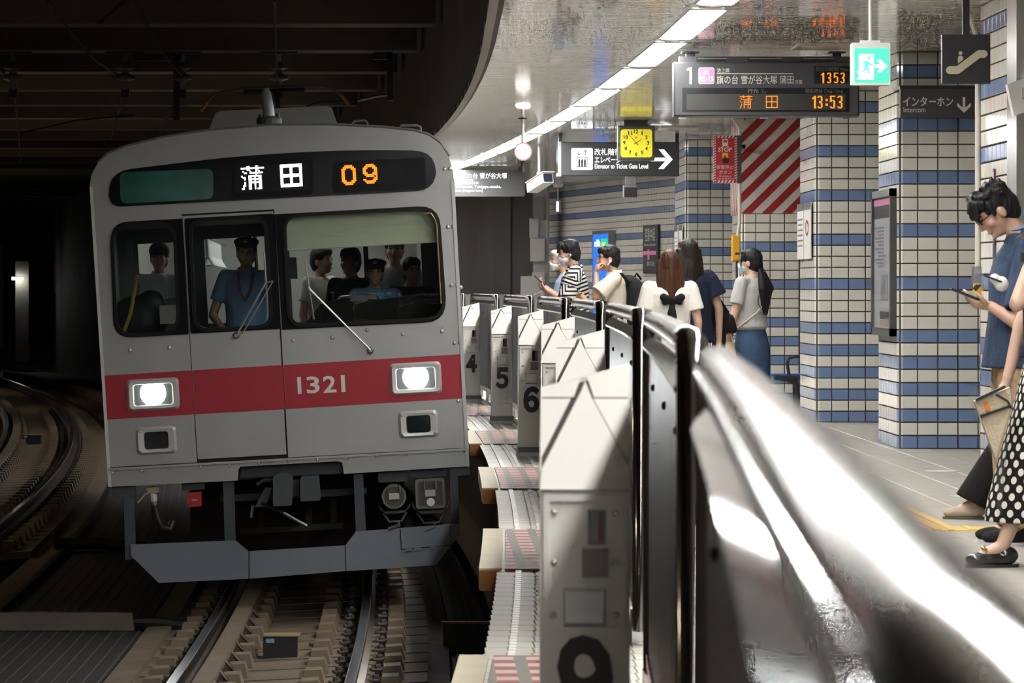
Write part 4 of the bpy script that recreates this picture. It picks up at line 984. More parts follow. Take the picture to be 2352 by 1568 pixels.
def hand(name, ang, l0, l1, w_):
    a_ = math.radians(90-ang); d = Vector((math.cos(a_), math.sin(a_))); n_ = Vector((-d.y, d.x))*w_
    P = [d*l1+n_*.5, d*l1-n_*.5, -d*l0-n_, -d*l0+n_]; MB().plate([(cxk+q.x, czk+q.y) for q in P], -.014, -.011).build(name, M_ink, S.root)
hand('hour_hand', 56, .025, .075, .004); hand('minute_hand', 318, .035, .115, .003)
MB().lathe([(.012, -.008), (.012, -.010)], (cxk, 0, czk+.058), 12, 'y').build('red_dot', mat('dot orange', (.85, .22, .05), .4), S.root)
# round signal lamp, cameras
S = Sign('signal_lamp', 1201, 348, 37.5, 'round lit lamp on a ceiling rod with a reddish rim', 'lamp')
MB().lathe([(.10, 0), (.10, .09), (.07, .14)], n=24, axis='y').build('lamp_housing', mat('lamp rim', (.22, .11, .09), .4), S.root); MB().lathe([(.085, -.004), (.06, -.02), (.02, -.028)], n=24, axis='y').build('lamp_lens', glow('lamp glass', (1, .93, .86), 1.2), S.root)
MB().tube([(0, .06, .09), (0, .06, CEIL-S.o.z)], .017, 8).build('hanging_rod', M_pipe, S.root); MB().lathe([(.05, CEIL-S.o.z-.012), (.05, CEIL-S.o.z)], (0, .06, 0), 14).build('ceiling_rose', M_blackmetal, S.root)
MB().tube([(0, .07, -.09), (0, .07, -.22)], .02, 8).build('lower_stub', M_blackmetal, S.root)
S = Sign('security_camera', 1240, 420, 44.5, 'white security camera hanging on a white rod', 'camera')
ca = MB().box(-.075, .075, -.24, .24, -.065, .065); co = ca.build('camera_housing', M_white, S.root); co.rotation_euler = (math.radians(-14), 0, math.radians(24))
MB().plate(rrect(-.062, -.052, .062, .052, .012), -.246, -.238).build('lens_window', mat('camera glass', (.02, .025, .05), .08), co)
MB().box(-.085, .085, -.28, .25, .065, .075).build('sun_shield', M_white, co)
MB().tube([(-.01, 0, .05), (-.01, 0, CEIL-S.o.z)], .016, 8).build('hanging_rod', M_white, S.root); MB().box(-.04, .03, -.03, .03, .06, .14).build('swivel', M_white, S.root)
S = Sign('security_camera', 1449, 440, 41.3, 'boxy camera with a black front below the elevator sign', 'camera')
S.box('camera_housing', 1434, 424, 1464, 452, .02, .3, M_frame, ch=.006); S.box('camera_front', 1434, 430, 1463, 453, 0, .02, M_black); S.box('mount', 1438, 402, 1461, 425, .05, .12, M_frame)
# far direction sign
S = Sign('direction_sign', 1125, 452, 53.0, 'grey hanging direction sign beside the train roof', 'sign')
S.box('sign_board', 985, 390, 1205, 451, 0, .1, mat('sign grey', (.10, .10, .105), .45))
S.text('sign_lettering', '旗の台 雪が谷大塚', 1060, 397, 1164.5, 410, wht, -.004, .004); S.text('sign_lettering', '池上線', 1030, 399, 1058, 405, wht, -.004, .01); S.text('sign_lettering', '蒲田', 1061, 411, 1086.5, 424, wht, -.004, .012); S.text('sign_lettering', '方面', 1088, 417, 1099, 423, wht, -.004, .01)
S.text('sign_lettering', 'for Hatanodai, Yukigaya-otsuka,', 1034, 425, 1151, 434, wht, -.004, .006); S.text('sign_lettering', 'Kamata (Ikegami Line)', 1034, 434.5, 1109, 442, wht, -.004, .006)
for x in (1000, 1195): a = S.p(x, 390); MB().box(a[0]-.02, a[0]+.02, .03, .07, a[1], CEIL-S.o.z).build('hanger', M_blackmetal, S.root)
# emergency stop sign with pole and yellow call box
S = Sign('emergency_stop_sign', 1665, 420, 37.2, 'red and white emergency train stop button sign projecting beside the striped column', 'sign')
bo = S.box('sign_board', 1638, 311, 1693, 420.5, 0, .03, mat('hatch white', (.68, .66, .62), .45))
S.box('red_field', 1644, 317, 1687, 413, -.003, 0, mat('sign red', (.46, .02, .035), .45), bo)
hb = MB()
for i in range(18):
    y0 = 314+i*6.1
    for x0, x1 in ((1638.5, 1644), (1687, 1692.5)):
        P = [S.p(x0, y0+3), S.p(x1, y0), S.p(x1, y0-3), S.p(x0, y0)]; hb.add([(x, -.002, z) for x, z in P], [(0, 1, 2, 3)])
for i in range(6):
    x = 1643+i*8.3
    for y0, y1 in ((311.5, 317), (413, 420)):
        P = [S.p(x, y1), S.p(x+4, y1), S.p(x+7, y0), S.p(x+3, y0)]; hb.add([(a_, -.002, z) for a_, z in P], [(0, 1, 2, 3)])
tag(hb.build('hatch_border', MATS['sign red'], bo, fix=False), kind='stuff')
S.rr('train_pictogram', 1659, 319, 1672, 334, .012, -.006, -.003, M_print, bo); S.box('train_pictogram_window', 1661, 322, 1670, 327, -.008, -.006, MATS['sign red'], bo)
S.poly('train_pictogram_rails', [(1657, 338), (1660, 334), (1671, 334), (1674, 338), (1671, 338), (1669, 335.5), (1662, 335.5), (1660, 338)], -.006, -.003, M_print, bo)
S.text('sign_lettering', 'STOP', 1649.5, 338.5, 1681, 348.5, M_print, -.006, .025, bo)
S.box('button_pictogram', 1659, 351, 1672, 362, -.006, -.003, mat('sign yellow', (.75, .45, .03), .45), bo); S.poly('hand_pictogram', [(1661, 375), (1658, 365), (1663, 366), (1663.5, 357), (1666.5, 357), (1667, 363), (1675, 365), (1674, 371), (1671, 375)], -.008, -.005, M_ink, bo)
S.text('sign_lettering', '非常停止', 1645, 379, 1685.5, 388.5, M_print, -.006, .006, bo); S.text('sign_lettering', 'ボタン', 1651, 391, 1681, 399.5, M_print, -.006, .006, bo)
S.text('sign_lettering', 'Emergency', 1652, 402, 1679, 407.5, M_print, -.006, .004, bo); S.text('sign_lettering', 'Train Stop Button', 1646, 408, 1685.5, 412.5, M_print, -.006, .004, bo)
S.box('side_bracket', 1693, 311, 1703, 421, -.01, .05, M_darkgrey); S.box('wall_arm', 1706, 332, 1712, 340, .0, .61, M_darkgrey); S.box('wall_arm', 1702, 332, 1712, 340, .0, .05, M_darkgrey)
r = empty('conduit', W(1699, 700, 37.6), 'ivory conduit running down the edge of the striped column', 'conduit')
za = W(1699, 272, 37.6).z-r.location.z
MB().tube([(0, 0, -.6), (0, 0, .35), (-.05, 0, .55), (.0, 0, .9), (0, 0, za)], .018, 8).build('pipe', M_offwhite, r, smooth=True)
MB().plate([(-.09, za), (.04, za), (.04, za-.13), (.0, za-.13)], -.06, .03).build('top_box', M_offwhite, r)
S = Sign('emergency_call_box', 1692, 600, 37.3, 'yellow emergency call box beside the ponytail woman', 'call box')
S.box('box_case', 1682, 540, 1700, 599, 0, .12, mat('call box yellow', (.78, .40, .015), .4), ch=.008); S.box('plate', 1689, 580, 1698, 585, -.004, 0, mat('navy plate', (.03, .05, .12), .4)); S.box('stand', 1691, 599, 1696, 928, .05, .09, M_darkgrey)
# framed notice on the left face of col1
r = empty('framed_notice', (3.65, 27.05, 0), 'tall grey framed notice on the side of the tiled column', 'notice')
zt, z0 = 2.02, .87
fr = MB()
for (ya, yb, za_, zb) in ((.0, .06, z0, zt), (1.12, 1.18, z0, zt), (0, 1.18, z0, z0+.06), (0, 1.18, zt-.06, zt)): fr.box(-.05, 0, ya, yb, za_, zb)
fr.build('frame', mat('notice frame', (.11, .11, .11), .4, .5), r)
def sidebox(name, ya, yb, za_, zb, x, m): return MB().box(x, x+.004, ya, yb, za_, zb).build(name, m, r)
sidebox('poster', .05, 1.13, z0+.05, zt-.05, -.03, mat('notice paper', (.50, .50, .53), .3)); sidebox('header', .06, 1.12, zt-.22, zt-.12, -.034, M_ink); sidebox('pink_band', .06, 1.12, zt-.12, zt-.07, -.034, M_pink)
for i in range(12): sidebox('text_line', .55, 1.05-.1*(i % 3), zt-.30-i*.028, zt-.288-i*.028, -.033, mat('faint text', (.17, .17, .18), .6))
sidebox('photo', .3, .7, 1.15, 1.35, -.034, mat('photo tone', (.30, .33, .30), .4, noise=(9, .6))); sidebox('photo', .25, .75, 1.0, 1.06, -.034, mat('photo tone dark', (.05, .05, .05), .4)); sidebox('photo', .25, .75, .95, 1.0, -.034, mat('photo skin', (.52, .36, .29), .5))
MB().box(-.056, -.05, .05, 1.13, z0+.05, zt-.05).build('cover_pane', glass('notice pane', (.96, .96, .97), .08, .02), r)
# small notices on the side faces of columns 2 and 4
def notice(X, Y, z, label, px):
    r = empty('column_notice', (X, Y, z), label, 'notice', 'small white notices on the tiled columns')
    MB().box(-.010, 0, 0, .55, 0, .53).build('paper', mat('notice white', (.66, .65, .62), .4), r); MB().box(-.013, -.010, 0, .55, .46, .53).build('header', M_darkgrey, r)
    if px:
        q = [(.28+.13*math.cos(t*math.pi/10), .29+.075*math.sin(t*math.pi/10)) for t in range(20)]; MB().add([(-.014, y, z_) for y, z_ in q]+[(-.014, .28+(y-.28)*.75, .29+(z_-.29)*.75) for y, z_ in q], [(i, (i+1) % 20, 20+(i+1) % 20, 20+i) for i in range(20)]).build('ban_ring', M_sr, r)
    else:
        for i in range(6): MB().box(-.013, -.010, .08, .48, .12+i*.05, .135+i*.05).build('text_line', MATS['faint text'], r)
notice(3.585, 32.45, 1.52, 'white no smoking notice on the column by the bench', 1); notice(3.585, 33.05, 1.52, 'white text notice beside the no smoking notice on the column by the bench', 0)
notice(3.175, 43.2, 1.50, 'white no smoking notice on the farthest column', 1); notice(3.175, 43.95, 1.50, 'white text notice on the farthest column', 0)
# lightbox advertisement and station name board on the far wall
WN = Matrix.Rotation(ang-math.pi, 4, 'Z')
def wallthing(name, Y, label, cat):
    t = (Y-A.y)/(B_.y-A.y); p = A.lerp(B_, t); return empty(name, p+WN @ Vector((0, -.014, 0)), label, cat, rot=(0, 0, ang-math.pi))
r = wallthing('advertisement_lightbox', 60.1, 'lit blue and green advertisement box on the far tiled wall', 'lightbox')
def ybox(name, x0, x1, z0, z1, ya, yb, m): return MB().box(x0, x1, ya, yb, z0, z1).build(name, m, r)
ybox('case', 0, 1.12, .75, 2.22, -.12, 0, M_frame); ybox('lit_panel', .06, 1.06, .80, 2.16, -.125, -.12, glow('ad blue', (.03, .16, .85), .34)); ybox('green_panel', .62, 1.06, 1.88, 2.08, -.13, -.125, glow('ad green', (.03, .5, .25), .34))
text('ad_lettering', 'nBh', (.2, 1.95, .58, 2.07), -.132, wht, r, .03); text('ad_lettering', 'ABC', (.68, 1.95, .98, 2.02), -.134, glow('ad yellow', (.7, .85, .1), .34), r, .03)
r = wallthing('station_name_board', 57.15, 'black station name board with a pink line on the far tiled wall', 'sign')
ybox('board', 0, .91, 1.48, 2.27, -.04, 0, M_blackmetal); ybox('pink_line', 0, .80, 1.78, 1.845, -.044, -.04, M_pink); ybox('pink_line', .30, .42, 1.70, 1.87, -.046, -.044, M_pink)
text('name_lettering', '荏原中延', (.14, 2.0, .75, 2.22), -.044, M_print, r, .003); text('name_lettering', 'Ebara-nakanobu', (.1, 1.93, .8, 1.965), -.044, M_print, r, .004); text('name_lettering', '旗の台', (.25, 1.60, .72, 1.68), -.044, M_print, r, .004)
# conduit, junction boxes at the far end
r = empty('equipment_cabinet', W(1240, 680, 62.5), 'grey equipment boxes stacked on a pillar at the far platform end', 'cabinet'); S = Sign('x', 1240, 680, 62.5, None); bpy.data.objects.remove(S.root); S.root = r
for nm, q, m in (('pillar', (1225, 352, 1262, 760, .05, .4), M_frame), ('upper_box', (1224, 452, 1248, 502, -.15, .05), mat('box grey', (.16, .16, .155), .5)), ('pipe_cover', (1216, 502, 1236, 547, -.1, .05), M_pipe), ('junction_box', (1218, 548, 1250, 600, -.2, .05), M_pipe), ('lower_cover', (1222, 625, 1250, 760, -.15, .05), M_pipe), ('side_cabinet', (1196, 634, 1224, 700, -.1, .1), M_pipe)):
    S.box(nm, *q, m)
a = S.p(1256, 400); MB().tube([(a[0], -.05, a[1]), (a[0], -.05, a[1]-2.6)], .025, 6).build('pipe', M_pipe, r)
S = Sign('exit_lamp', 1281, 485, 60.0, 'small lit exit lamp hanging on a rod near the far wall', 'lamp'); S.box('case', 1277, 460, 1288, 487, 0, .1, M_frame); S.box('lit_edge', 1278, 463, 1283, 485, -.01, 0, glow('exit edge', (.6, .9, 1), 1.2))
a = S.p(1282, 460); MB().tube([(a[0], .05, a[1]), (a[0], .05, CEIL-S.o.z)], .012, 6).build('hanging_rod', M_frame, S.root); MB().lathe([(.07, CEIL-S.o.z-.1), (.09, CEIL-S.o.z-.05), (.07, CEIL-S.o.z)], (a[0], .05, 0), 10).build('ceiling_rose', M_offwhite, S.root)
tag(MB().box(-2.5, 2.2, 65.6, 65.9, 0, 1.12).build('low_wall', M_offwhite), 'low ivory wall closing the far end of the platform', 'wall', kind='structure')
# pipe and switch box on col0
r = empty('conduit', (3.575, 22.6, 1.27), 'ivory conduit with a switch box on the column behind the man', 'conduit')
MB().tube([(0, 0, -.1), (0, 0, 1.2), (0, 0, 1.55), (-.02, 0, 1.65), (-.08, -.05, 1.79)], .017, 8).build('pipe', M_offwhite, r, smooth=True)
MB().box(-.035, .035, -.05, .03, .01, .115).build('switch_box', M_frame, r); MB().box(-.035, .035, -.052, -.03, -.06, .008).build('warning_label', mat('hazard yellow', (.75, .42, .05), .5), r)
MB().add([(-.02, -.054, -.002), (.02, -.054, -.002), (-.02, -.054, -.045), (-.04, -.054, -.025)], [(0, 1, 2, 3)]).build('hazard_stripe', M_ink, r)
o = MB().box(-.006, 0, -.03, .03, 1.0, 2.0).build('strip_notice', M_darkgrey); o.location = (3.585, 22.0, 0); tag(o, 'narrow dark strip notice behind the head of the man with the phone', 'notice')
MB().box(-.008, -.006, -.025, .025, 1.85, 1.98).build('pink_mark', M_pink, o)
# stainless door frame at the right edge and its bracket
r = empty('stainless_frame', (3.62, 21.05, 0), 'stainless steel frame and bracket at the upper right edge', 'frame')
MB().box(-.055, .5, 0, .35, 0, 3.05).build('frame_sheet', M_stain2, r); MB().box(-.06, -.01, -.03, .0, 0, 2.25).build('frame_edge', M_stain2, r)
MB().plate([(-.09, 2.28), (.3, 2.42), (.3, 2.75), (.02, 2.62), (.0, 2.52), (-.13, 2.47)], -.12, -.04).build('bracket', M_white, r); MB().lathe([(.012, 2.38), (.012, 2.45)], (-.03, -.13, 0), 10).build('bracket_bolt', M_frame, r)
# grey ceiling hatch
for (px, py, w_, d_, lab) in ((1900, 103, .5, .5, 'flat white ceiling hatch next to the green exit sign'), (1560, 292, .45, .6, 'flat pale ceiling hatch above the elevator sign')):
    Y = (CEIL-EYE)*FOC/(CY-py); o = MB().box(-w_/2, w_/2, -d_/2, d_/2, -.025, -.004).build('ceiling_hatch', M_offwhite); o.location = ((px-CX)*Y/FOC, Y, CEIL); tag(o, lab, 'hatch')
# bench
r = empty('bench', (3.41, 34.4, 0), 'blue platform bench with black armrest partly behind the column', 'bench')
for i in range(5): MB().plate(rrect(0, .372, .95, .392, .008, 2), .02+i*.075, .085+i*.075).build('seat_slat', mat('bench blue', (.02, .10, .42), .35), r)
MB().tube([(.17, .0, .38), (.15, .0, .50), (.17, .0, .555), (.24, .0, .57), (.34, .0, .565)], .016, 8).build('armrest', M_blackmetal, r, smooth=True)
MB().tube([(.04, .02, .36), (.15, .02, .345), (.24, .02, .30), (.27, .02, .15), (.27, .02, 0)], .026, 8).build('leg', M_blackmetal, r, smooth=True); MB().tube([(.27, .38, .345), (.27, .38, 0)], .026, 8).build('leg', M_blackmetal, r, smooth=True)
MB().box(.02, .95, .0, .04, .34, .372).build('seat_beam', M_blackmetal, r)

# ---------------------------------------------------------------- overhead line above the tracks
M_porc = mat('insulator porcelain', (.20, .19, .18), .35)
def insulator(px, py, Y, label, arm=False):
    p = W(px, py, Y); r = empty('insulator', p, label, 'insulator', 'insulators under the trackway ceiling')
    zt = 4.17-p.z
    MB().lathe([(.03, zt), (.03, zt-.12), (.11, zt-.17), (.12, zt-.2), (.05, zt-.22), (.05, zt-.26), (.12, zt-.30), (.13, zt-.33), (.05, zt-.36), (.04, zt-.46)], n=14).build('porcelain_stack', M_porc, r, smooth=True)
    MB().box(-.24, .24, -.05, .05, zt-.02, zt+.02).build('ceiling_plate', M_blackmetal, r)
    MB().box(-.05, .05, -.03, .03, zt-.56, zt-.45).build('wire_clamp', M_blackmetal, r)
    for x in (-.2, .2): MB().lathe([(.012, zt-.09), (.012, zt)], (x, 0, 0), 6).build('bolt', M_blackmetal, r)
    if arm:
        MB().box(.1, .68, -.04, .04, zt-.1, zt-.02).build('arm', M_blackmetal, r); MB().box(.6, .68, -.04, .04, zt-.85, zt-.02).build('arm_drop', M_blackmetal, r)
        MB().tube([(.62, 0, zt-.72), (.3, 0, zt-.76), (.1, 0, zt-.78)], .02, 6).build('strain_insulator', M_porc, r)
        MB().tube([(.1, 0, zt-.78), (-.6, 0, zt-.84), (-1.3, 0, zt-1.0)], .01, 5).build('pull_off_wire', M_wire, r)
Yb = 43.3
insulator(30, 135, Yb, 'porcelain insulator at the far left above the second track'); insulator(288, 140, Yb, 'porcelain insulator with an L shaped black arm, left of the train roof', True)
insulator(418, 140, Yb, 'porcelain insulator without an arm, left of the train antenna'); insulator(640, 150, Yb, 'porcelain insulator right above the train antenna')
p = W(895, 130, Yb); r = empty('wire_arm', p, 'L shaped black wire arm under the trackway ceiling beside the fascia', 'bracket'); zt = 4.17-p.z
MB().box(-.2, .04, -.04, .04, zt-.09, zt).build('arm', M_blackmetal, r); MB().box(-.03, .04, -.04, .04, zt-.6, zt).build('arm_drop', M_blackmetal, r); MB().tube([(0, 0, zt-.52), (-.2, 0, zt-.55), (-.4, 0, zt-.6)], .02, 6).build('strain_insulator', M_porc, r); MB().tube([(-.4, 0, zt-.6), (-.9, 0, zt-.62), (-1.5, 0, zt-.85)], .01, 5).build('pull_off_wire', M_wire, r)
def wire(pts, rad, label): tag(MB().tube([W(*p) for p in pts], rad, 6).build('overhead_wire', M_wire, smooth=True), label, 'wire')
wire([(110, 0, 34), (160, 70, 37.5), (220, 140, 41), (270, 172, Yb), (288, 172, Yb), (283, 220, 47), (255, 320, 58)], .016, 'sagging wire through the insulator with the L shaped arm')
wire([(312, 0, 34), (350, 80, 38), (390, 145, 41), (418, 172, Yb), (408, 220, 47), (366, 310, 58)], .016, 'sagging wire through the insulator without an arm')
wire([(631, 0, 24), (633, 90, 30), (636, 170, 40), (636, 200, 44)], .009, 'straight contact wire above the train antenna')
wire([(6, 165, 40), (30, 190, 42), (38, 260, 48), (48, 370, 60)], .012, 'thin contact wire at the far left above the second track')
# far tunnel lamp and blue cabinet
Y = 118; p = W(40, 640, Y); r = empty('tunnel_lamp', p, 'small lit tunnel lamp far away at the left edge', 'lamp')
MB().box(-.18, .18, -.06, .06, -.04, .05).build('lamp_tube', glow('tunnel lamp', (.95, 1, 1), 8), r); MB().box(-.2, .2, -.07, .07, .05, .09).build('lamp_hood', M_frame, r)
MB().box(-.1, .35, .25, .6, -2.8, .6).build('lamp_pillar', mat('pale pillar', (.20, .18, .14), .8), r)
p = W(98, 790, 112); r = empty('blue_cabinet', p, 'dim blue cabinet beside the far tunnel wall', 'cabinet'); MB().box(-.3, .38, -.3, .3, 0, 1.6).build('cabinet_body', mat('cabinet blue', (.02, .035, .10), .6), r); MB().box(-.42, -.3, -.3, .3, 0, 1.6).build('cabinet_side', mat('cabinet side', (.12, .11, .09), .7), r)
p = W(3, 640, 112); r = empty('lit_post', p, 'narrow pale lit post at the extreme left edge', 'post'); MB().box(-.05, .05, -.05, .05, -2.2, 1.1).build('post_shaft', M_white, r)
for z in (-.9, .2): MB().box(-.06, .06, -.06, .06, z, z+.05).build('band', M_black, r)
# ================================================================ people
TMP = bpy.data.scenes.new('scratch'); TVL = TMP.view_layers[0]
def remesh(b, voxel, it, name):
    me = bpy.data.meshes.new(name); me.from_pydata(b.v, [], b.f)
    bm = bmesh.new(); bm.from_mesh(me); bmesh.ops.recalc_face_normals(bm, faces=bm.faces); bm.to_mesh(me); bm.free()
    o = bpy.data.objects.new(name, me); TMP.collection.objects.link(o)
    m = o.modifiers.new('r', 'REMESH'); m.mode = 'VOXEL'; m.voxel_size = voxel; m.use_smooth_shade = True
    if it:
        s = o.modifiers.new('s', 'SMOOTH'); s.factor = .5; s.iterations = it
    TVL.update(); out = bpy.data.meshes.new_from_object(o.evaluated_get(TVL.depsgraph))
    bpy.data.objects.remove(o); bpy.data.meshes.remove(me)
    out.name = name
    for p in out.polygons: p.use_smooth = True
    return out
class Blob(MB):
    def cap(s, p0, p1, r0, r1, n=10):
        p0, p1 = Vector(p0), Vector(p1); d = (p1-p0)
        if d.length < 1e-5: return s.ell(p0, (r0, r0, r0))
        d.normalize(); pts = []; rs = []
        for t in (90, 60, 30, 0): a = math.radians(t); pts.append(p0-d*r0*math.sin(a)); rs.append(max(1e-4, r0*math.cos(a)))
        for t in (0, 30, 60, 90): a = math.radians(t); pts.append(p1+d*r1*math.sin(a)); rs.append(max(1e-4, r1*math.cos(a)))
        return s.tube(pts, rs, n)
    def cone(s, p0, p1, r0, r1, n=14, sq=1.): return s.tube([p0, Vector(p0).lerp(Vector(p1), .5), p1], [r0, (r0+r1)/2, r1], n)
    def ell(s, c, r, R=None, n=14, m=9):
        vs = []; fs = []; c = Vector(c)
        for i in range(m+1):
            a = math.pi*i/m-math.pi/2
            for k in range(n):
                t = 2*math.pi*k/n; v = Vector((r[0]*math.cos(a)*math.cos(t), r[1]*math.cos(a)*math.sin(t), r[2]*math.sin(a)))
                if R is not None: v = R @ v
                vs.append(c+v)
        for i in range(m):
            for k in range(n): fs.append((i*n+k, i*n+(k+1) % n, (i+1)*n+(k+1) % n, (i+1)*n+k))
        fs += [tuple(range(n-1, -1, -1)), tuple(range(m*n, m*n+n))]
        return s.add(vs, fs)
    def loft(s, rings, n=20):     # (z, cx, cy, rx, ry)
        vs = []; fs = []
        for z, cx, cy, rx, ry in rings:
            for k in range(n): t = 2*math.pi*k/n; vs.append((cx+rx*math.cos(t), cy+ry*math.sin(t), z))
        for i in range(len(rings)-1):
            for k in range(n): fs.append((i*n+k, i*n+(k+1) % n, (i+1)*n+(k+1) % n, (i+1)*n+k))
        fs += [tuple(range(n-1, -1, -1)), tuple(range((len(rings)-1)*n, len(rings)*n))]
        return s.add(vs, fs)
def skinmat(name, c):
    m = mat(name, c, .5, noise=(9, .08))
    return m
SK1 = skinmat('skin light', (.62, .40, .30)); SK2 = skinmat('skin tan', (.50, .29, .19)); SK3 = skinmat('skin warm', (.58, .35, .25))
def hairmat(name, c): return mat(name, c, .55, spec=.25, noise=(28, .5, (1, 1, .12)), bump=(55, .9, (1, 1, .10)))
HB = hairmat('black hair', (.013, .012, .012)); HBR = hairmat('brown hair', (.060, .024, .012)); HDB = hairmat('dark brown hair', (.020, .013, .010)); HW = hairmat('white hair', (.62, .60, .57))
def cloth(name, c, n=.12): return mat(name, c, .85, noise=(14, n), bump=(60, .25), spec=.2)
class Fig:
    def __init__(s, label, loc, rz, H=1.7, lean=0., head=(0, 0), skin=SK1, voxel=.008, arms=None, legs=None, twist=0., neck_fwd=0., group=None, w=1.):
        s.k = k = H/1.70; s.vox = voxel; s.lean = lean; s.skin = skin; s.w = w
        s.root = empty('person', loc, label, 'person', group, rot=(0, 0, math.radians(rz)))
        L = lambda z: lean*(z-.93)
        s.L = L
        P = lambda x, y, z: Vector((x*w, y+L(z), z))*k
        s.P = P
        s.neck = P(0, -.015, 1.44); s.headc = P(0, .015+neck_fwd, 1.575)
        if head[1] < -20: s.headc += Vector((0, .035, -.02))*k
        s.R = Euler((math.radians(head[1]), 0, math.radians(head[0]))).to_matrix()
        s.sh = {1: P(.165, -.01, 1.385), -1: P(-.165, -.01, 1.385)}
        s.arms = {1: (P(.22, -.03, 1.11), P(.23, .04, .88)), -1: (P(-.22, -.03, 1.11), P(-.23, .04, .88))}
        s.curl = {1: .5, -1: .5}; s.hdir = {1: None, -1: None}; s.hn = {1: None, -1: None}
        for sd, a in (arms or {}).items():
            s.arms[sd] = (Vector(a[0]), Vector(a[1]))
            if len(a) > 2: s.hdir[sd] = Vector(a[2]).normalized()
            if len(a) > 3: s.curl[sd] = a[3]
            if len(a) > 4: s.hn[sd] = Vector(a[4]).normalized()
        s.hip = {1: Vector((.085*w, 0, .90))*k, -1: Vector((-.085*w, 0, .90))*k}
        s.legs = {1: (Vector((.09*w, .02, .50))*k, Vector((.095*w, 0, .085))*k), -1: (Vector((-.09*w, .02, .50))*k, Vector((-.095*w, 0, .085))*k)}
        for sd, a in (legs or {}).items(): s.legs[sd] = (Vector(a[0]), Vector(a[1]))
    def hp(s, x, y, z): return s.headc+s.R @ (Vector((x, y, z))*s.k)
    def add(s, name, b, m, voxel=None, it=4, parent=None):
        me = remesh(b, voxel or s.vox, it, name); me.materials.append(m); o = bpy.data.objects.new(name, me); COL.objects.link(o); o.parent = parent or s.root; return o
    def raw(s, name, b, m, smooth=True, parent=None): return b.build(name, m, parent or s.root, smooth)
    def hand(s, b, sd):
        k = s.k; e, wr = s.arms[sd]; d = (s.hdir[sd] or (wr-e).normalized()); cu = s.curl[sd]
        up = s.hn[sd] or Vector((sd*-1., 0, 0)); up = (up-d*up.dot(d))
        if up.length < 1e-3: up = Vector((0, 1, 0))-d*d.y
        up.normalize(); side = d.cross(up)
        c = wr+d*.045*k
        b.cap(wr, wr+d*.07*k, .024*k, .026*k); 
        b.ell(c+d*.005, (.040*k, .040*k, .018*k), Matrix((side, d, up)).transposed())
        for i, (o, l) in enumerate(((-.028, .062), (-.010, .072), (.009, .068), (.026, .052))):
            p0 = c+d*.035*k+side*o*k
            d1 = (d*math.cos(cu)+up*math.sin(cu)).normalized(); d2 = (d*math.cos(2.1*cu)+up*math.sin(2.1*cu)).normalized()
            p1 = p0+d1*l*.55*k; p2 = p1+d2*l*.5*k
            b.cap(p0, p1, .0095*k, .0088*k, 8); b.cap(p1, p2, .0088*k, .0075*k, 8)
        t0 = c-d*.015*k-side*.035*k; t1 = t0+(d*.6-side*.6+up*.35).normalized()*.035*k; t2 = t1+(d*.85-side*.1+up*.5).normalized()*.03*k
        b.cap(t0, t1, .014*k, .011*k, 8); b.cap(t1, t2, .011*k, .009*k, 8)
    def body(s, hands=True):
        k = s.k; b = Blob(); P = s.P; w = s.w
        b.loft([(z*k, 0, (s.L(z)+dy)*k, rx*k*w, ry*k) for z, dy, rx, ry in ((.82, 0, .12, .09), (.90, 0, .155, .105), (1.0, 0, .145, .095), (1.1, 0, .13, .09), (1.25, 0, .155, .10), (1.35, -.005, .165, .09), (1.40, -.01, .12, .07), (1.45, -.015, .05, .05))])
        for sd in (1, -1):
            e, wr = s.arms[sd]; b.cap(s.sh[sd], e, .046*k, .037*k); b.cap(e, wr, .037*k, .025*k); b.cap(s.sh[sd], P(0, -.01, 1.40), .05*k, .05*k)
            kn, an = s.legs[sd]; b.cap(s.hip[sd], kn, .078*k, .052*k); b.cap(kn, kn.lerp(an, .35)-Vector((0, .015*k, 0)), .050*k, .050*k); b.cap(kn.lerp(an, .35)-Vector((0, .015*k, 0)), an, .050*k, .034*k); b.cap(an, an+Vector((0, .1*k, -.05*k)), .034*k, .028*k)
            if hands: s.hand(b, sd)
        b.cap(s.neck-Vector((0, 0, .03*k)), s.hp(0, -.02, -.04), .050*k, .048*k)
        E = lambda x, y, z, r: b.ell(s.hp(x, y, z), [q*k for q in r], s.R)
        E(0, -.012, .02, (.073, .090, .098)); E(0, .022, -.025, (.060, .070, .080)); E(0, .04, -.080, (.040, .042, .036)); E(0, .055, .03, (.055, .03, .035))
        b.cap(s.hp(0, .088, .008), s.hp(0, .106, -.028), .008*k, .013*k); E(0, .092, -.034, (.018, .012, .008)); E(0, .084, -.062, (.022, .012, .010)); E(0, .080, -.092, (.02, .016, .014))
        for sd in (1, -1): E(sd*.073, -.008, -.018, (.010, .02, .033)); E(sd*.038, .06, -.03, (.022, .022, .022))
        s.b = s.add('body', b, s.skin, it=5); return s
    def face(s, mouth=True):
        k = s.k
        for sd in (1, -1):
            b = Blob(); b.ell(s.hp(sd*.030, .083, .006), (.0125*k, .006*k, .0055*k), s.R, 10, 6); s.raw('eye', b, mat('eye dark', (.03, .022, .02), .2))
            b = Blob(); b.cap(s.hp(sd*.018, .088, .024), s.hp(sd*.046, .076, .025), .0035*k, .0028*k, 6); s.raw('eyebrow', b, HB)
        if mouth: b = Blob(); b.cap(s.hp(-.018, .093, -.064), s.hp(.018, .093, -.064), .0045*k, .0045*k, 6); s.raw('mouth', b, mat('lips', (.42, .16, .14), .5))
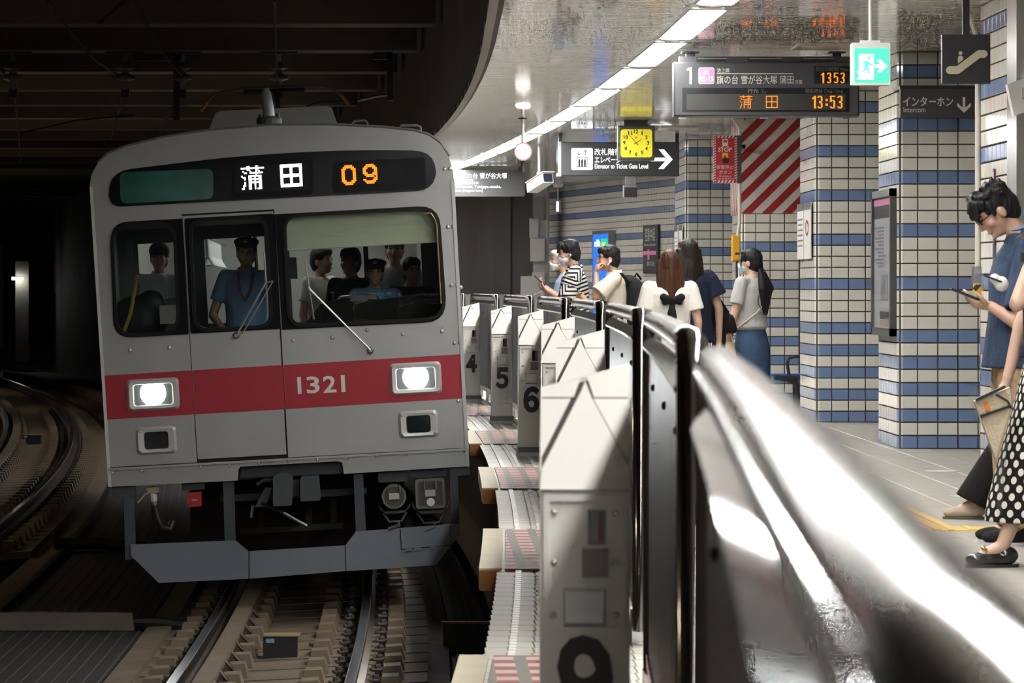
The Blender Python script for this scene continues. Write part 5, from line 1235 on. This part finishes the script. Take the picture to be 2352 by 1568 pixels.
    def mask(s, m=None):
        b = Blob(); k = s.k; b.ell(s.hp(0, .046, -.054), (.062*k, .060*k, .046*k), s.R); b.ell(s.hp(0, .084, -.036), (.024*k, .028*k, .022*k), s.R); b.ell(s.hp(0, .06, -.09), (.036*k, .036*k, .024*k), s.R); o = s.add('face_mask', b, m or mat('mask white', (.74, .74, .74), .7), it=5)
        for sd in (1, -1): c = Blob(); c.tube([s.hp(sd*.058, .05, -.03), s.hp(sd*.076, .0, -.005)], .0022*k, 5); c.tube([s.hp(sd*.058, .05, -.07), s.hp(sd*.077, -.01, -.03)], .0022*k, 5); s.raw('ear_loop', c, MATS['mask white'] if 'mask white' in MATS else m, parent=o)
    def hair(s, m, style='short', length=.0):
        b = Blob(); k = s.k; E = lambda x, y, z, r, rr=None: b.ell(s.hp(x, y, z), [q*k for q in r], s.R)
        E(0, -.022, .034, (.084, .098, .093)); E(0, -.045, -.01, (.078, .075, .085))
        if style in ('short', 'mop', 'mid'):
            E(0, .045, .075, (.066, .05, .040)); E(.0, -.05, -.055, (.062, .055, .05))
            rnd = random.Random(3)
            n = 46 if style != 'mop' else 90
            for i in range(n):
                a = rnd.uniform(-math.pi, math.pi); h = rnd.uniform(.15, 1.); q = Vector((.078*math.cos(a)*math.cos(h), .09*math.sin(a)*math.cos(h)-.02, .085*math.sin(h)+.035)); d = q.normalized()*(.014 if style != 'mop' else .022)+Vector((0, rnd.uniform(-.005, .02), rnd.uniform(-.02, .0)))
                b.cap(s.hp(*q), s.hp(*(q+d)), .015*k if style != 'mop' else .022*k, .007*k if style != 'mop' else .012*k, 6)
            if style == 'mop':
                for i in range(-4, 5): b.cap(s.hp(i*.015, .06, .085), s.hp(i*.017, .098, .028+.012*(i % 2)), .017*k, .008*k, 6)
                for sd in (1, -1): b.cap(s.hp(sd*.07, .02, .05), s.hp(sd*.078, .03, -.01), .016*k, .008*k, 6)
            if style == 'mid':
                for i in range(-5, 6): b.cap(s.hp(i*.013, .055, .085), s.hp(i*.0145, .093, .022+.008*(i % 2)), .015*k, .008*k, 6)
                for sd in (1, -1): b.cap(s.hp(sd*.07, .0, .05), s.hp(sd*.080, -.015, -.045), .018*k, .012*k, 6)
        elif style == 'long':
            E(0, .04, .075, (.066, .05, .04))
            for i in range(-6, 7):
                x = i*.0145; y = -.085+abs(i)*.009; top = s.hp(x, y, .02); mid = s.hp(x*1.08, y-.025, -.12)
                z = length+.02*math.sin(i*2.3); lo = s.headc+Vector((x*1.25*k, (y-.045)*k, -z*k)); b.cap(top, mid, .026*k, .026*k, 8); b.cap(mid, lo, .026*k, .012*k, 8)
            for sd in (1, -1):
                for j in range(3): b.cap(s.hp(sd*.075, .02-.03*j, .02), s.headc+Vector((sd*.092*k, (-.0-.03*j)*k, -length*.85*k)), .022*k, .012*k, 8)
        elif style == 'ponytail':
            E(0, .035, .075, (.064, .05, .036))
            t = s.hp(0, -.115, -.085); b.cap(s.hp(0, -.08, -.03), t, .05*k, .02*k)
            for i in range(-3, 4): b.cap(t+Vector((i*.006, 0, 0)), t+Vector((i*.017, -.035-.012*abs(i % 2), -.14))*1, .026*k, .040*k, 8); b.cap(t+Vector((i*.017, -.04, -.14)), t+Vector((i*.013+.0, -.03, -length-.02*(i % 3))), .038*k, .014*k, 8)
            for sd in (1, -1): b.cap(s.hp(sd*.068, .055, .05), s.hp(sd*.070, .06, -.07), .012*k, .004*k, 6)
        o = s.add('hair', b, m, voxel=s.vox*.8, it=4 if style == 'mop' else 3); s.hairo = o
        if style == 'ponytail':
            c = MB().lathe([(.024*k, -.008), (.03*k, 0), (.024*k, .010)], tuple(s.hp(0, -.115, -.085)), 12); c.build('hair_tie', mat('scrunchie', (.35, .34, .33), .5), s.root)
        return o
    def top(s, m, hem=.86, sleeve=.62, loose=.02, sr=.0, collar=None, tuck=False):
        k = s.k; b = Blob(); w = s.w; g = loose
        rings = [(hem, 0, .150+g*1.3, .112+g*1.3), (hem+.06, 0, .150+g*1.2, .108+g*1.2)] if not tuck else [(hem, 0, .140+g*.2, .10+g*.2), (hem+.03, 0, .15+g, .11+g)]
        rings += [(1.06, 0, .140+g, .098+g), (1.25, 0, .160+g*.8, .108+g*.8), (1.34, -.005, .168+g*.5, .098+g*.5), (1.40, -.01, .125+g*.3, .08), (1.435, -.015, .066, .064)]
        b.loft([(z*k, 0, (s.L(z)+dy)*k, rx*k*w, ry*k) for z, dy, rx, ry in rings if z >= hem-1e-6])
        for sd in (1, -1):
            e = s.arms[sd][0]; p = s.sh[sd]; q = p.lerp(e, sleeve); b.cap(p, s.P(0, -.01, 1.385), .058*k, .055*k); b.cap(p, p.lerp(e, .15), .062*k, .062*k); b.cone(p, q, (.060+sr*.3)*k, (.056+g*.4+sr)*k)
        o = s.add('shirt', b, m, it=3)
        if collar:
            c = Blob(); 
            for i in range(-6, 7):
                a = i*.33; c.cap(s.neck+Vector((.062*math.sin(a)*k, .062*math.cos(a)*k+.005, .0)), s.neck+Vector((.075*math.sin(a)*k, .072*math.cos(a)*k+.01, -.035*k)), .010*k, .012*k, 6)
            for i in range(5, 16):
                a = i*.33; c.cap(s.neck+Vector((.060*math.sin(a)*k, .060*math.cos(a)*k, .02)), s.neck+Vector((.070*math.sin(a)*k, .068*math.cos(a)*k, -.02*k)), .010*k, .012*k, 6)
            s.add('collar', c, collar, it=2, parent=o)
        return o
    def trousers(s, m, hem=.07, r=(.088, .066, .062), waist=.98, g=.01):
        k = s.k; b = Blob(); w = s.w
        b.loft([(z*k, 0, s.L(z)*0, (rx+g)*k*w, (ry+g)*k) for z, rx, ry in ((.82, .13, .098), (.90, .158, .108), (waist, .15, .10))])
        for sd in (1, -1):
            kn, an = s.legs[sd]; b.cone(s.hip[sd]-Vector((0, 0, .02)), kn, r[0]*k, r[1]*k); b.cap(kn, kn, r[1]*k, r[1]*k); b.cone(kn, an+(kn-an)*max(0, (hem-.085)/.42), r[1]*k, r[2]*k)
        return s.add('trousers', b, m, it=3)
    def skirt(s, m, rings): b = Blob(); b.loft([tuple(q*s.k for q in r) for r in rings], 28); return s.add('skirt', b, m, it=3)
    def shoes(s, m, sole=None):
        k = s.k
        for sd in (1, -1):
            a = s.legs[sd][1]; b = Blob(); b.ell((a.x, a.y+.055*k, .040*k), (.040*k, .125*k, .036*k)); b.ell((a.x, a.y-.02*k, .055*k), (.036*k, .055*k, .045*k)); b.ell((a.x, a.y+.11*k, .035*k), (.042*k, .065*k, .030*k))
            o = s.add('shoe', b, m, it=3); c = MB(); n = 16
            P = [(a.x+.038*k*math.cos(t*2*math.pi/n)*(1 if math.sin(t*2*math.pi/n) > 0 else .85), a.y+.05*k+.126*k*math.sin(t*2*math.pi/n)) for t in range(n)]
            c.add([(x, y, 0) for x, y in P]+[(x, y, .014) for x, y in P], [tuple(range(n)), tuple(range(n, 2*n))]+[(i, (i+1) % n, n+(i+1) % n, n+i) for i in range(n)]); c.build('sole', sole or M_black, o)
    def cap_hat(s, m, band=None):
        b = Blob(); k = s.k; b.ell(s.hp(0, -.005, .085), (.105*k, .12*k, .035*k), s.R @ Euler((math.radians(6), 0, 0)).to_matrix()); b.ell(s.hp(0, -.01, .055), (.085*k, .10*k, .04*k), s.R); b.ell(s.hp(0, .09, .045), (.065*k, .05*k, .008*k), s.R @ Euler((math.radians(-18), 0, 0)).to_matrix())
        o = s.add('peaked_cap', b, m, it=3); MB().lathe([(.016*k, -.004), (.012*k, -.008)], tuple(s.hp(0, .11, .088)), 10, 'y').build('badge', mat('badge', (.10, .10, .09), .4), o)
    def glasses(s):
        b = Blob(); k = s.k
        for sd in (1, -1):
            b.tube([s.hp(sd*.030+.021*math.cos(t), .094, .005+.016*math.sin(t)) for t in [i*math.pi/6 for i in range(13)]], .0022*k, 5); b.tube([s.hp(sd*.051, .092, .008), s.hp(sd*.074, .0, .005)], .0022*k, 5)
        b.tube([s.hp(-.01, .098, .008), s.hp(.01, .098, .008)], .002*k, 5); s.raw('glasses', b, M_black)
def nodes(m):
    nt = m.node_tree
    def M_(op, a, v=None, c=None):
        n = nt.nodes.new('ShaderNodeMath'); n.operation = op
        for i, q in enumerate((a, v, c)):
            if q is None: continue
            if hasattr(q, 'links'): nt.links.new(q, n.inputs[i])
            else: n.inputs[i].default_value = q
        return n.outputs[0]
    tcn = nt.nodes.new('ShaderNodeTexCoord'); s = nt.nodes.new('ShaderNodeSeparateXYZ'); nt.links.new(tcn.outputs['Object'], s.inputs[0])
    return nt, M_, s.outputs
def twotone(name, c0, c1, fn, rough=.85):
    m = bpy.data.materials.new(name); m.use_nodes = True; nt, M_, o = nodes(m); b = nt.nodes['Principled BSDF']; b.inputs['Roughness'].default_value = rough; b.inputs['Specular IOR Level'].default_value = .2
    f = fn(M_, o, nt); mx = nt.nodes.new('ShaderNodeMix'); mx.data_type = 'RGBA'; mx.inputs[6].default_value = tuple(c0)+(1,); mx.inputs[7].default_value = tuple(c1)+(1,)
    nt.links.new(f, mx.inputs[0]); nt.links.new(mx.outputs[2], b.inputs['Base Color']); return m
# ---- man with the phone, right
denim_navy = mat('navy linen', (.040, .062, .11), .85, noise=(40, .45, (1, 1, .15)), bump=(70, .3), spec=.2)
f = Fig('man in a navy shirt bowing his head over a dark phone', (2.875, 17.0, 0), 90, 1.78, lean=-.04, head=(4, -42), skin=SK3, voxel=.0065, neck_fwd=.075,
        arms={-1: ((-.25, .02, 1.07), (-.17, .15, 1.160), (.1, .9, .2), .45, (.25, 0, 1)), 1: ((.25, -.03, 1.12), (.23, .0, .86))}, w=1.0)
f.body(); f.face(); f.hair(HB, 'mop'); f.glasses(); f.top(denim_navy, hem=.82, sleeve=.80, loose=.035, sr=.015, collar=denim_navy)
f.trousers(cloth('beige chino', (.50, .34, .18)), r=(.10, .082, .075)); f.shoes(cloth('black canvas', (.02, .02, .022)), M_white)
r = empty('phone', (2.612, 16.84, 1.212), 'dark phone in the hand of the bowing man in the navy shirt', 'phone', rot=(0, math.radians(22), 0))
MB().box(-.085, .075, -.038, .038, -.005, .005).build('case', M_black, r); MB().box(-.08, .07, -.035, .035, .005, .0065).build('screen', mat('phone screen', (.12, .12, .13), .1), r)
# ---- woman with polka dot skirt
def dots(M_, o, nt):
    a = M_('MULTIPLY', M_('ARCTAN2', o[1], o[0]), .24); z = o[2]
    p = .064
    def lat(du, dv):
        u = M_('SUBTRACT', M_('FRACT', M_('ADD', M_('DIVIDE', a, p), du)), .5); v = M_('SUBTRACT', M_('FRACT', M_('ADD', M_('DIVIDE', z, p*1.15), dv)), .5)
        return M_('ADD', M_('MULTIPLY', u, u), M_('MULTIPLY', v, v))
    return M_('LESS_THAN', M_('MINIMUM', lat(.1, .2), lat(.6, .7)), .052)
polka = twotone('polka dots', (.012, .012, .012), (.78, .75, .68), dots)
f = Fig('woman in a black polka dot skirt and black loafers, cut off by the edge', (2.80, 15.67, 0), 90, 1.62, skin=SK1, voxel=.0065,
        arms={-1: ((-.23, .185, 1.175), (-.17, .11, 1.385), (.1, -.12, .95), .25, (0, -1, 0)), 1: ((.16, .10, 1.08), (.14, .165, .83), (.0, .3, -.9), .9, (-.5, -.3, 0))},
        legs={-1: ((-.085, .10, .47), (-.10, .225, .095)), 1: ((.085, .0, .47), (.09, -.08, .085))})
f.body(); f.face(); f.hair(HDB, 'long', .25); f.top(cloth('navy blouse', (.012, .016, .035)), hem=.98, sleeve=.55, loose=.02)
f.skirt(polka, [(.21, 0, .03, .235, .275), (.3, 0, .03, .225, .262), (.5, 0, .02, .205, .22), (.75, 0, .005, .185, .165), (.95, 0, 0, .16, .12), (1.03, 0, 0, .14, .105)])
f.shoes(mat('black leather', (.012, .012, .013), .22, coat=.3), M_black)
for sd in (-1, 1):
    a = f.legs[sd][1]; b = Blob(); b.tube([(a.x-.03, a.y+.075, .078), (a.x, a.y+.085, .086), (a.x+.03, a.y+.075, .078)], .006, 6); b.ell((a.x-.012, a.y+.088, .086), (.012, .010, .008)); b.ell((a.x+.012, a.y+.088, .086), (.012, .010, .008)); f.raw('horsebit', b, mat('gold', (.75, .48, .13), .25, 1.))
dn = mat('blue denim', (.06, .115, .22), .85, noise=(50, .3), bump=(80, .3), spec=.2)
b = Blob(); b.ell(f.hp(0, .0, .045), (.16, .17, .012), f.R @ Euler((math.radians(-14), 0, 0)).to_matrix()); b.ell(f.hp(0, -.01, .085), (.10, .115, .08), f.R); f.add('denim_hat', b, dn, it=3)
wr = f.arms[-1][1]; MB().tube([wr+Vector((0, 0, -.014)), wr+Vector((0, 0, .014))], .031, 14).build('watch_strap', mat('strap pink', (.62, .43, .37), .5), f.root); MB().box(-.022, .022, -.02, .02, -.02, .02).build('watch_case', M_black, f.root).location = wr+Vector((-.012, .028, 0))
r = empty('carrier_bag', W(2290, 905, 15.55), 'cream and clear plastic tapered bag with an orange mark held beside the polka dot skirt', 'bag')
S = Sign('y', 2290, 905, 15.55, None); bpy.data.objects.remove(S.root); S.root = r
S.poly('bag_body', [(2237, 921), (2318, 889), (2322, 925), (2300, 1000), (2286, 1052)], -.02, .03, mat('cream weave', (.80, .66, .45), .6, noise=(60, .25), bump=(110, .6)))
S.poly('clear_sleeve', [(2219, 905), (2300, 862), (2332, 872), (2336, 930), (2312, 1010), (2298, 1180), (2288, 1185), (2284, 1070)], -.035, -.03, glass('clear film', (.97, .97, .97), .05, .35))
S.poly('black_edge', [(2239, 922), (2307, 890), (2305, 884), (2238, 915)], -.04, -.02, M_black); S.poly('black_edge', [(2250, 958), (2318, 934), (2318, 929), (2249, 953)], -.04, -.02, M_black)
S.poly('orange_mark', [(2257, 925), (2266, 921), (2266, 927), (2271, 936), (2272, 941), (2262, 943)], -.042, -.036, mat('orange mark', (.85, .18, .02), .5))
MB().tube([S.p(2285, 905)[0:1]+(-.03,)+S.p(2285, 905)[1:], S.p(2312, 920)[0:1]+(-.03,)+S.p(2312, 920)[1:], S.p(2322, 938)[0:1]+(-.03,)+S.p(2322, 938)[1:]], .005, 6).build('handle', M_black, r)
p = W(2285, 640, 15.4); r = empty('phone', p, 'phone with a white patterned charm held by the woman in the polka dot skirt', 'phone'); MB().box(-.055, .03, -.03, -.02, -.008, .0, Matrix.Rotation(math.radians(20), 4, 'Y')).build('case', M_black, r)
b = Blob(); b.ell((.0, 0, 0), (.024, .024, .024)); b.ell((.028, 0, -.022), (.034, .03, .034)); me = remesh(b, .005, 3, 'charm'); me.materials.append(M_white); o = bpy.data.objects.new('charm', me); COL.objects.link(o); o.parent = r
# ---- person in black flared trousers
f = Fig('person in black flared trousers and beige shoes behind the bowing man', (3.36, 18.9, 0), 90, 1.63, voxel=.009, legs={-1: ((-.085, .20, .47), (-.09, .405, .085)), 1: ((.085, .05, .47), (.09, .12, .085))})
f.body(); f.face(); f.hair(HB, 'long', .2); f.top(cloth('dark top', (.03, .03, .035)), hem=.9); f.trousers(cloth('black trousers', (.010, .010, .011)), r=(.095, .075, .115), hem=.05); f.shoes(cloth('beige shoe', (.48, .40, .31)), mat('shoe sole', (.12, .10, .08), .7))
# ---- woman with ponytail
f = Fig('woman with a black ponytail in a grey tee and denim skirt', (2.70, 29.0, 0), 50, 1.58, head=(18, 2), skin=SK1, voxel=.008,
        arms={-1: ((-.215, .03, .985), (-.205, .10, .735), (0, .2, -1), .5), 1: ((.20, .05, 1.0), (.14, .16, .86))})
f.body(); f.face(False); f.hair(HB, 'ponytail', .31); f.glasses(); f.mask(mat('mask blue', (.50, .62, .72), .7))
tee = f.top(cloth('grey tee', (.47, .47, .46)), hem=.96, sleeve=.58, loose=.03, tuck=True)
f.skirt(mat('denim skirt', (.05, .095, .175), .85, noise=(55, .35), bump=(80, .3), spec=.2), [(.30, 0, 0, .20, .16), (.55, 0, 0, .20, .16), (.80, 0, -.01, .19, .15), (.92, 0, -.005, .165, .125), (1.03, 0, 0, .135, .102)])
f.shoes(M_white, M_white)
def back_text(f, s_, x0, z0, x1, z1, y): o = text('shirt_print', s_, (-x1, z0, -x0, z1), y, mat('navy print', (.03, .05, .14), .7), f.root); return o
bk = lambda x, z: -.1215*math.sqrt(max(0, 1-(x/.168)**2))-.004
b = MB(); q = [(.07*math.cos(t*math.pi/12), 1.14+.075*math.sin(t*math.pi/12)) for t in range(24)]; Rr = [(x*.86, 1.14+(z-1.14)*.86) for x, z in q]
b.add([(x, bk(x, z), z) for x, z in q]+[(x, bk(x, z), z) for x, z in Rr], [(i, (i+1) % 24, 24+(i+1) % 24, 24+i) for i in range(24)]); b.build('shirt_print', mat('navy print', (.03, .05, .14), .7), tee)
text('shirt_print', 'PLEASE', (-.055, 1.025, .055, 1.048), -.1255, MATS['navy print'], tee, .01)
MB().tube([(-.19, .03, .90), (-.155, -.05, .965), (-.08, bk(-.08, 1), 1.04), (0.02, bk(.02, 1), 1.12), (.10, bk(.10, 1)+.004, 1.20), (.135, -.06, 1.275)], .008, 6).build('bag_strap', mat('cream strap', (.62, .54, .42), .6), f.root)
r = empty('handbag', (2.475, 28.80, .70), 'cream handbag under a folded black jacket at the side of the ponytail woman', 'handbag')
b = Blob(); b.loft([(-.12, 0, 0, .075, .05), (0, 0, 0, .085, .06), (.10, 0, 0, .07, .045)]); me = remesh(b, .008, 3, 'bag_body'); me.materials.append(mat('cream leather', (.60, .50, .36), .45)); o = bpy.data.objects.new('bag_body', me); COL.objects.link(o); o.parent = r; MB().tube([(-.06, 0, .09), (-.03, 0, .16), (.04, 0, .16), (.06, 0, .09)], .009, 6).build('handle', MATS['cream leather'], r, smooth=True)
r = empty('jacket', (2.445, 28.76, .885), 'black jacket folded over the arm of the ponytail woman', 'jacket'); b = Blob(); b.ell((0, 0, .06), (.085, .07, .085)); b.ell((-.03, .02, -.1), (.06, .06, .2)); b.cap((.05, 0, .1), (.08, 0, .02), .05, .04)
me = remesh(b, .009, 3, 'folded_cloth'); me.materials.append(cloth('black jacket', (.012, .012, .013))); o = bpy.data.objects.new('folded_cloth', me); COL.objects.link(o); o.parent = r
# ---- woman in white tee with bow
f = Fig('woman with long brown hair in a white tee with a black bow', (1.785, 25.6, 0), 6, 1.53, voxel=.008, skin=SK1, w=1.05); f.body(); f.face(); f.hair(HBR, 'long', .30)
tee = f.top(cloth('white tee', (.72, .69, .64), .04), hem=.86, sleeve=.66, loose=.02, sr=.01); f.trousers(cloth('pale trousers', (.55, .50, .42))); f.shoes(M_white)
b = Blob()
for sd in (1, -1):
    b.cap((0, -.13, 1.160), (sd*.065, -.128, 1.178), .016, .030); b.cap((0, -.13, 1.155), (sd*.055, -.125, 1.14), .014, .020)
b.cap((0, -.13, 1.15), (.012, -.128, 1.03), .012, .022); b.cap((0, -.13, 1.15), (-.022, -.128, 1.06), .012, .018); b.ell((0, -.138, 1.158), (.018, .016, .02)); f.add('ribbon_bow', b, cloth('black ribbon', (.012, .012, .013)), voxel=.006, it=2, parent=tee)
# ---- woman in navy
f = Fig('woman with dark hair in a loose navy top, next to the woman with the bow', (2.08, 27.7, 0), 20, 1.64, voxel=.009, skin=SK1, w=1.08, arms={1: ((.26, -.02, 1.08), (.285, .03, .84), (0, .2, -1), .6)}); f.body(); f.face(); f.hair(HDB, 'long', .28); f.top(cloth('navy top', (.014, .018, .042)), hem=.84, sleeve=.60, loose=.045, sr=.03); f.trousers(cloth('grey beige trousers', (.42, .38, .33)), r=(.085, .07, .07)); f.shoes(M_black)
r = empty('shoulder_bag', W(1652, 715, 27.9), 'black shoulder bag behind the elbow of the woman in navy', 'bag'); b = Blob(); b.loft([(-.16, 0, 0, .07, .05), (0, 0, 0, .08, .06), (.12, -.03, 0, .03, .03)]); me = remesh(b, .01, 3, 'bag_body'); me.materials.append(cloth('black bag', (.012, .012, .014))); o = bpy.data.objects.new('bag_body', me); COL.objects.link(o); o.parent = r
MB().tube([(-.03, 0, .1), (-.06, -.03, .21), (-.10, -.08, .28)], .01, 6).build('strap', MATS['black bag'], r)
# ---- man in cream shirt with backpack
f = Fig('man in a cream shirt with a black backpack and earbuds, hand at his mouth', (1.67, 31.0, 0), 90, 1.63, lean=.02, head=(6, -4), skin=SK2, voxel=.008, neck_fwd=.03, arms={-1: ((-.21, .17, 1.165), (-.09, .165, 1.375), (.2, -.25, .95), .9, (.3, -1, 0)), 1: ((.21, .10, 1.10), (.12, .24, 1.12), (0, .6, .6), .7)})
f.body(); f.face(); f.hair(HB, 'short'); f.top(cloth('cream shirt', (.66, .60, .50), .05), hem=.84, sleeve=.85, loose=.035, sr=.025, collar=MATS['cream shirt']); f.trousers(cloth('charcoal trousers', (.03, .03, .033))); f.shoes(M_black)
b = Blob(); b.ell(f.hp(-.083, -.005, -.03), (.010, .012, .016)); b.cap(f.hp(-.085, 0, -.035), f.hp(-.082, .018, -.062), .006, .005); f.raw('earbud', b, M_white)
r = empty('backpack', (1.67+.15, 31.0, 1.16), 'black backpack worn by the man in the cream shirt', 'backpack'); b = Blob(); b.loft([(-.27, .03, 0, .09, .14), (-.2, .05, 0, .125, .16), (-.06, .06, 0, .135, .165), (.08, .04, 0, .11, .15), (.16, .0, 0, .07, .12), (.20, -.02, 0, .03, .06)]); me = remesh(b, .009, 3, 'pack_body'); me.materials.append(cloth('black nylon', (.014, .014, .016))); o = bpy.data.objects.new('pack_body', me); COL.objects.link(o); o.parent = r
for sd in (-.12, .12): MB().tube([(-.02, sd, .14), (-.09, sd*1.05, .205), (-.18, sd*1.15, .20), (-.26, sd*1.25, .06), (-.24, sd*1.4, -.08), (-.08, sd*1.3, -.18)], .017, 8).build('shoulder_strap', MATS['black nylon'], r, smooth=True)
MB().tube([(.02, 0, .17), (.05, .0, .215), (.09, 0, .16)], .012, 6).build('grab_loop', MATS['black nylon'], r)
# ---- man in striped shirt
def bands(M_, o, nt): return M_('LESS_THAN', M_('FRACT', M_('MULTIPLY', M_('ADD', o[2], M_('MULTIPLY', M_('ABSOLUTE', o[1]), -.35)), 27.)), .5)
def squares(M_, o, nt): return M_('LESS_THAN', M_('FRACT', M_('MULTIPLY', M_('MAXIMUM', M_('MULTIPLY', M_('ABSOLUTE', M_('SUBTRACT', o[1], .045)), 1.5), M_('ABSOLUTE', M_('SUBTRACT', o[2], 1.30))), 26.)), .42)
stripe = twotone('black white stripes', (.70, .69, .66), (.014, .014, .022), bands); square = twotone('nested squares', (.70, .69, .66), (.014, .014, .022), squares)
f = Fig('masked man in a black and white striped shirt looking at his phone', (1.385, 32.5, 0), 90, 1.70, lean=.03, head=(4, -14), skin=SK3, voxel=.008, neck_fwd=.03, arms={-1: ((-.22, .10, 1.115), (-.10, .255, 1.215), (.3, .75, .45), .8, (.3, 0, 1)), 1: ((.21, .10, 1.13), (.10, .26, 1.24), (-.2, .8, .5), .8, (-.3, 0, 1))})
f.body(); f.face(False); f.hair(HB, 'mid'); f.mask(); o = f.top(stripe, hem=.80, sleeve=.5, loose=.035, sr=.02, collar=stripe)
b = Blob(); e = f.arms[-1][0]; p0 = f.sh[-1]; b.cap(p0, p0.lerp(e, .2), .074, .076); b.cone(p0, p0.lerp(e, .88), .074, .088); f.add('sleeve', b, square, it=2, parent=o)
b = Blob(); b.cap(f.sh[-1]+Vector((.02, -.03, .05)), f.P(-.06, -.02, 1.43), .028, .026); f.add('green_yoke', b, cloth('green yoke', (.01, .07, .045)), it=2, parent=o)
f.trousers(cloth('black jeans', (.02, .02, .022))); f.shoes(M_white)
b = Blob(); b.ell(f.hp(-.083, -.005, -.025), (.009, .011, .014)); f.raw('earbud', b, M_white)
r = empty('phone', (1.385-.335, 32.42, 1.315), 'phone held by the masked man in the striped shirt', 'phone', rot=(0, math.radians(42), 0)); MB().box(-.07, .07, -.036, .036, -.005, .005).build('case', M_black, r); MB().box(-.066, .066, -.033, .033, .005, .006).build('screen', mat('lit screen', (.3, .3, .3), .1), r); MB().tube([(.06, 0, 0), (.08, -.01, -.06), (.05, -.01, -.14)], .005, 5).build('lanyard', mat('lanyard', (.6, .56, .48), .7), r)
# ---- elderly person
f = Fig('white haired masked person in a pale blue top behind the striped shirt man', (1.47, 37.0, 0), 90, 1.66, head=(10, 0), skin=SK3, voxel=.010, neck_fwd=.05); f.body(); f.face(False); f.hair(HW, 'short'); f.mask(); f.top(cloth('pale blue top', (.36, .47, .62), .06), hem=.85, sleeve=.6, loose=.03); f.trousers(cloth('grey slacks', (.12, .12, .13))); f.shoes(M_black)
# ---- people aboard the train
UNI = cloth('uniform blue', (.16, .27, .46)); CAPN = cloth('cap navy', (.012, .022, .028)); G = 'people aboard the train'
FL = -.075
def aboard(label, px, Y, rz, H, hair, topm, **kw):
    f = Fig(label, ((px-980)*Y/8000, Y, FL), rz, H, voxel=.012, group=G, skin=kw.pop('skin', SK2), head=kw.pop('head', (0, 0)), arms=kw.pop('arms', None)); f.body(); f.face()
    if hair: f.hair(hair, kw.pop('style', 'short'))
    f.top(topm, hem=.82, sleeve=kw.pop('sleeve', .62), loose=.02, collar=kw.pop('collar', None)); f.trousers(cloth('dark trousers', (.02, .02, .025))); f.shoes(M_black); return f
f = aboard('train conductor in a peaked cap and blue shirt behind the front door window', 566, 27.75, 180, 1.73, HB, UNI, collar=UNI, arms={1: ((.27, -.02, 1.10), (.16, .18, .98)), -1: ((-.27, -.02, 1.10), (-.16, .18, .98))}); f.cap_hat(CAPN); MB().tube([(.06, .07, 1.44), (.045, .15, 1.30), (.0, .155, 1.22), (-.045, .15, 1.30), (-.06, .07, 1.44)], .009, 6).build('lanyard', mat('lanyard red', (.32, .02, .04), .6), f.root)
f = aboard('train driver in a peaked cap and blue shirt behind the right windscreen', 862, 27.95, 180, 1.56, HB, UNI, collar=UNI, arms={1: ((.25, .1, 1.08), (.15, .28, 1.05)), -1: ((-.25, .1, 1.08), (-.15, .28, 1.05))}); f.cap_hat(CAPN)
DK = cloth('dark jacket', (.020, .024, .026))
aboard('dark haired person in a dark jacket beside the train driver, seen in shadow', 806, 28.6, 150, 1.66, HB, DK, sleeve=.95)
aboard('person in dark clothes at the right edge of the windscreen', 945, 28.65, 200, 1.58, HB, DK, sleeve=.95)
aboard('passenger in a white tee with a black strap seen through the right windscreen', 737, 29.9, 235, 1.68, HB, MATS['white tee'])
aboard('passenger in a grey shirt standing behind the train driver', 906, 29.7, 180, 1.78, HB, cloth('grey check', (.30, .32, .34)))
f = aboard('passenger in a dark cap and pale striped shirt behind the left windscreen', 366, 29.4, 178, 1.70, HB, cloth('pale stripe shirt', (.55, .62, .66)), collar=cloth('pale stripe shirt', (.55, .62, .66))); b = Blob(); b.ell(f.hp(0, -.005, .06), (.09, .105, .075), f.R); b.ell(f.hp(0, .10, .045), (.06, .06, .008), f.R); f.add('baseball_cap', b, CAPN, it=3)
b = Blob(); b.ell((0, 0, 0), (.24, .12, .20)); b.ell((.1, .0, .12), (.12, .1, .12)); me = remesh(b, .012, 3, 'black_bag'); me.materials.append(M_black); o = bpy.data.objects.new('black_bag', me); COL.objects.link(o); o.location = W(318, 735, 27.5); tag(o, 'black bag lying on the cab shelf behind the left windscreen', 'bag')
bpy.data.scenes.remove(TMP)
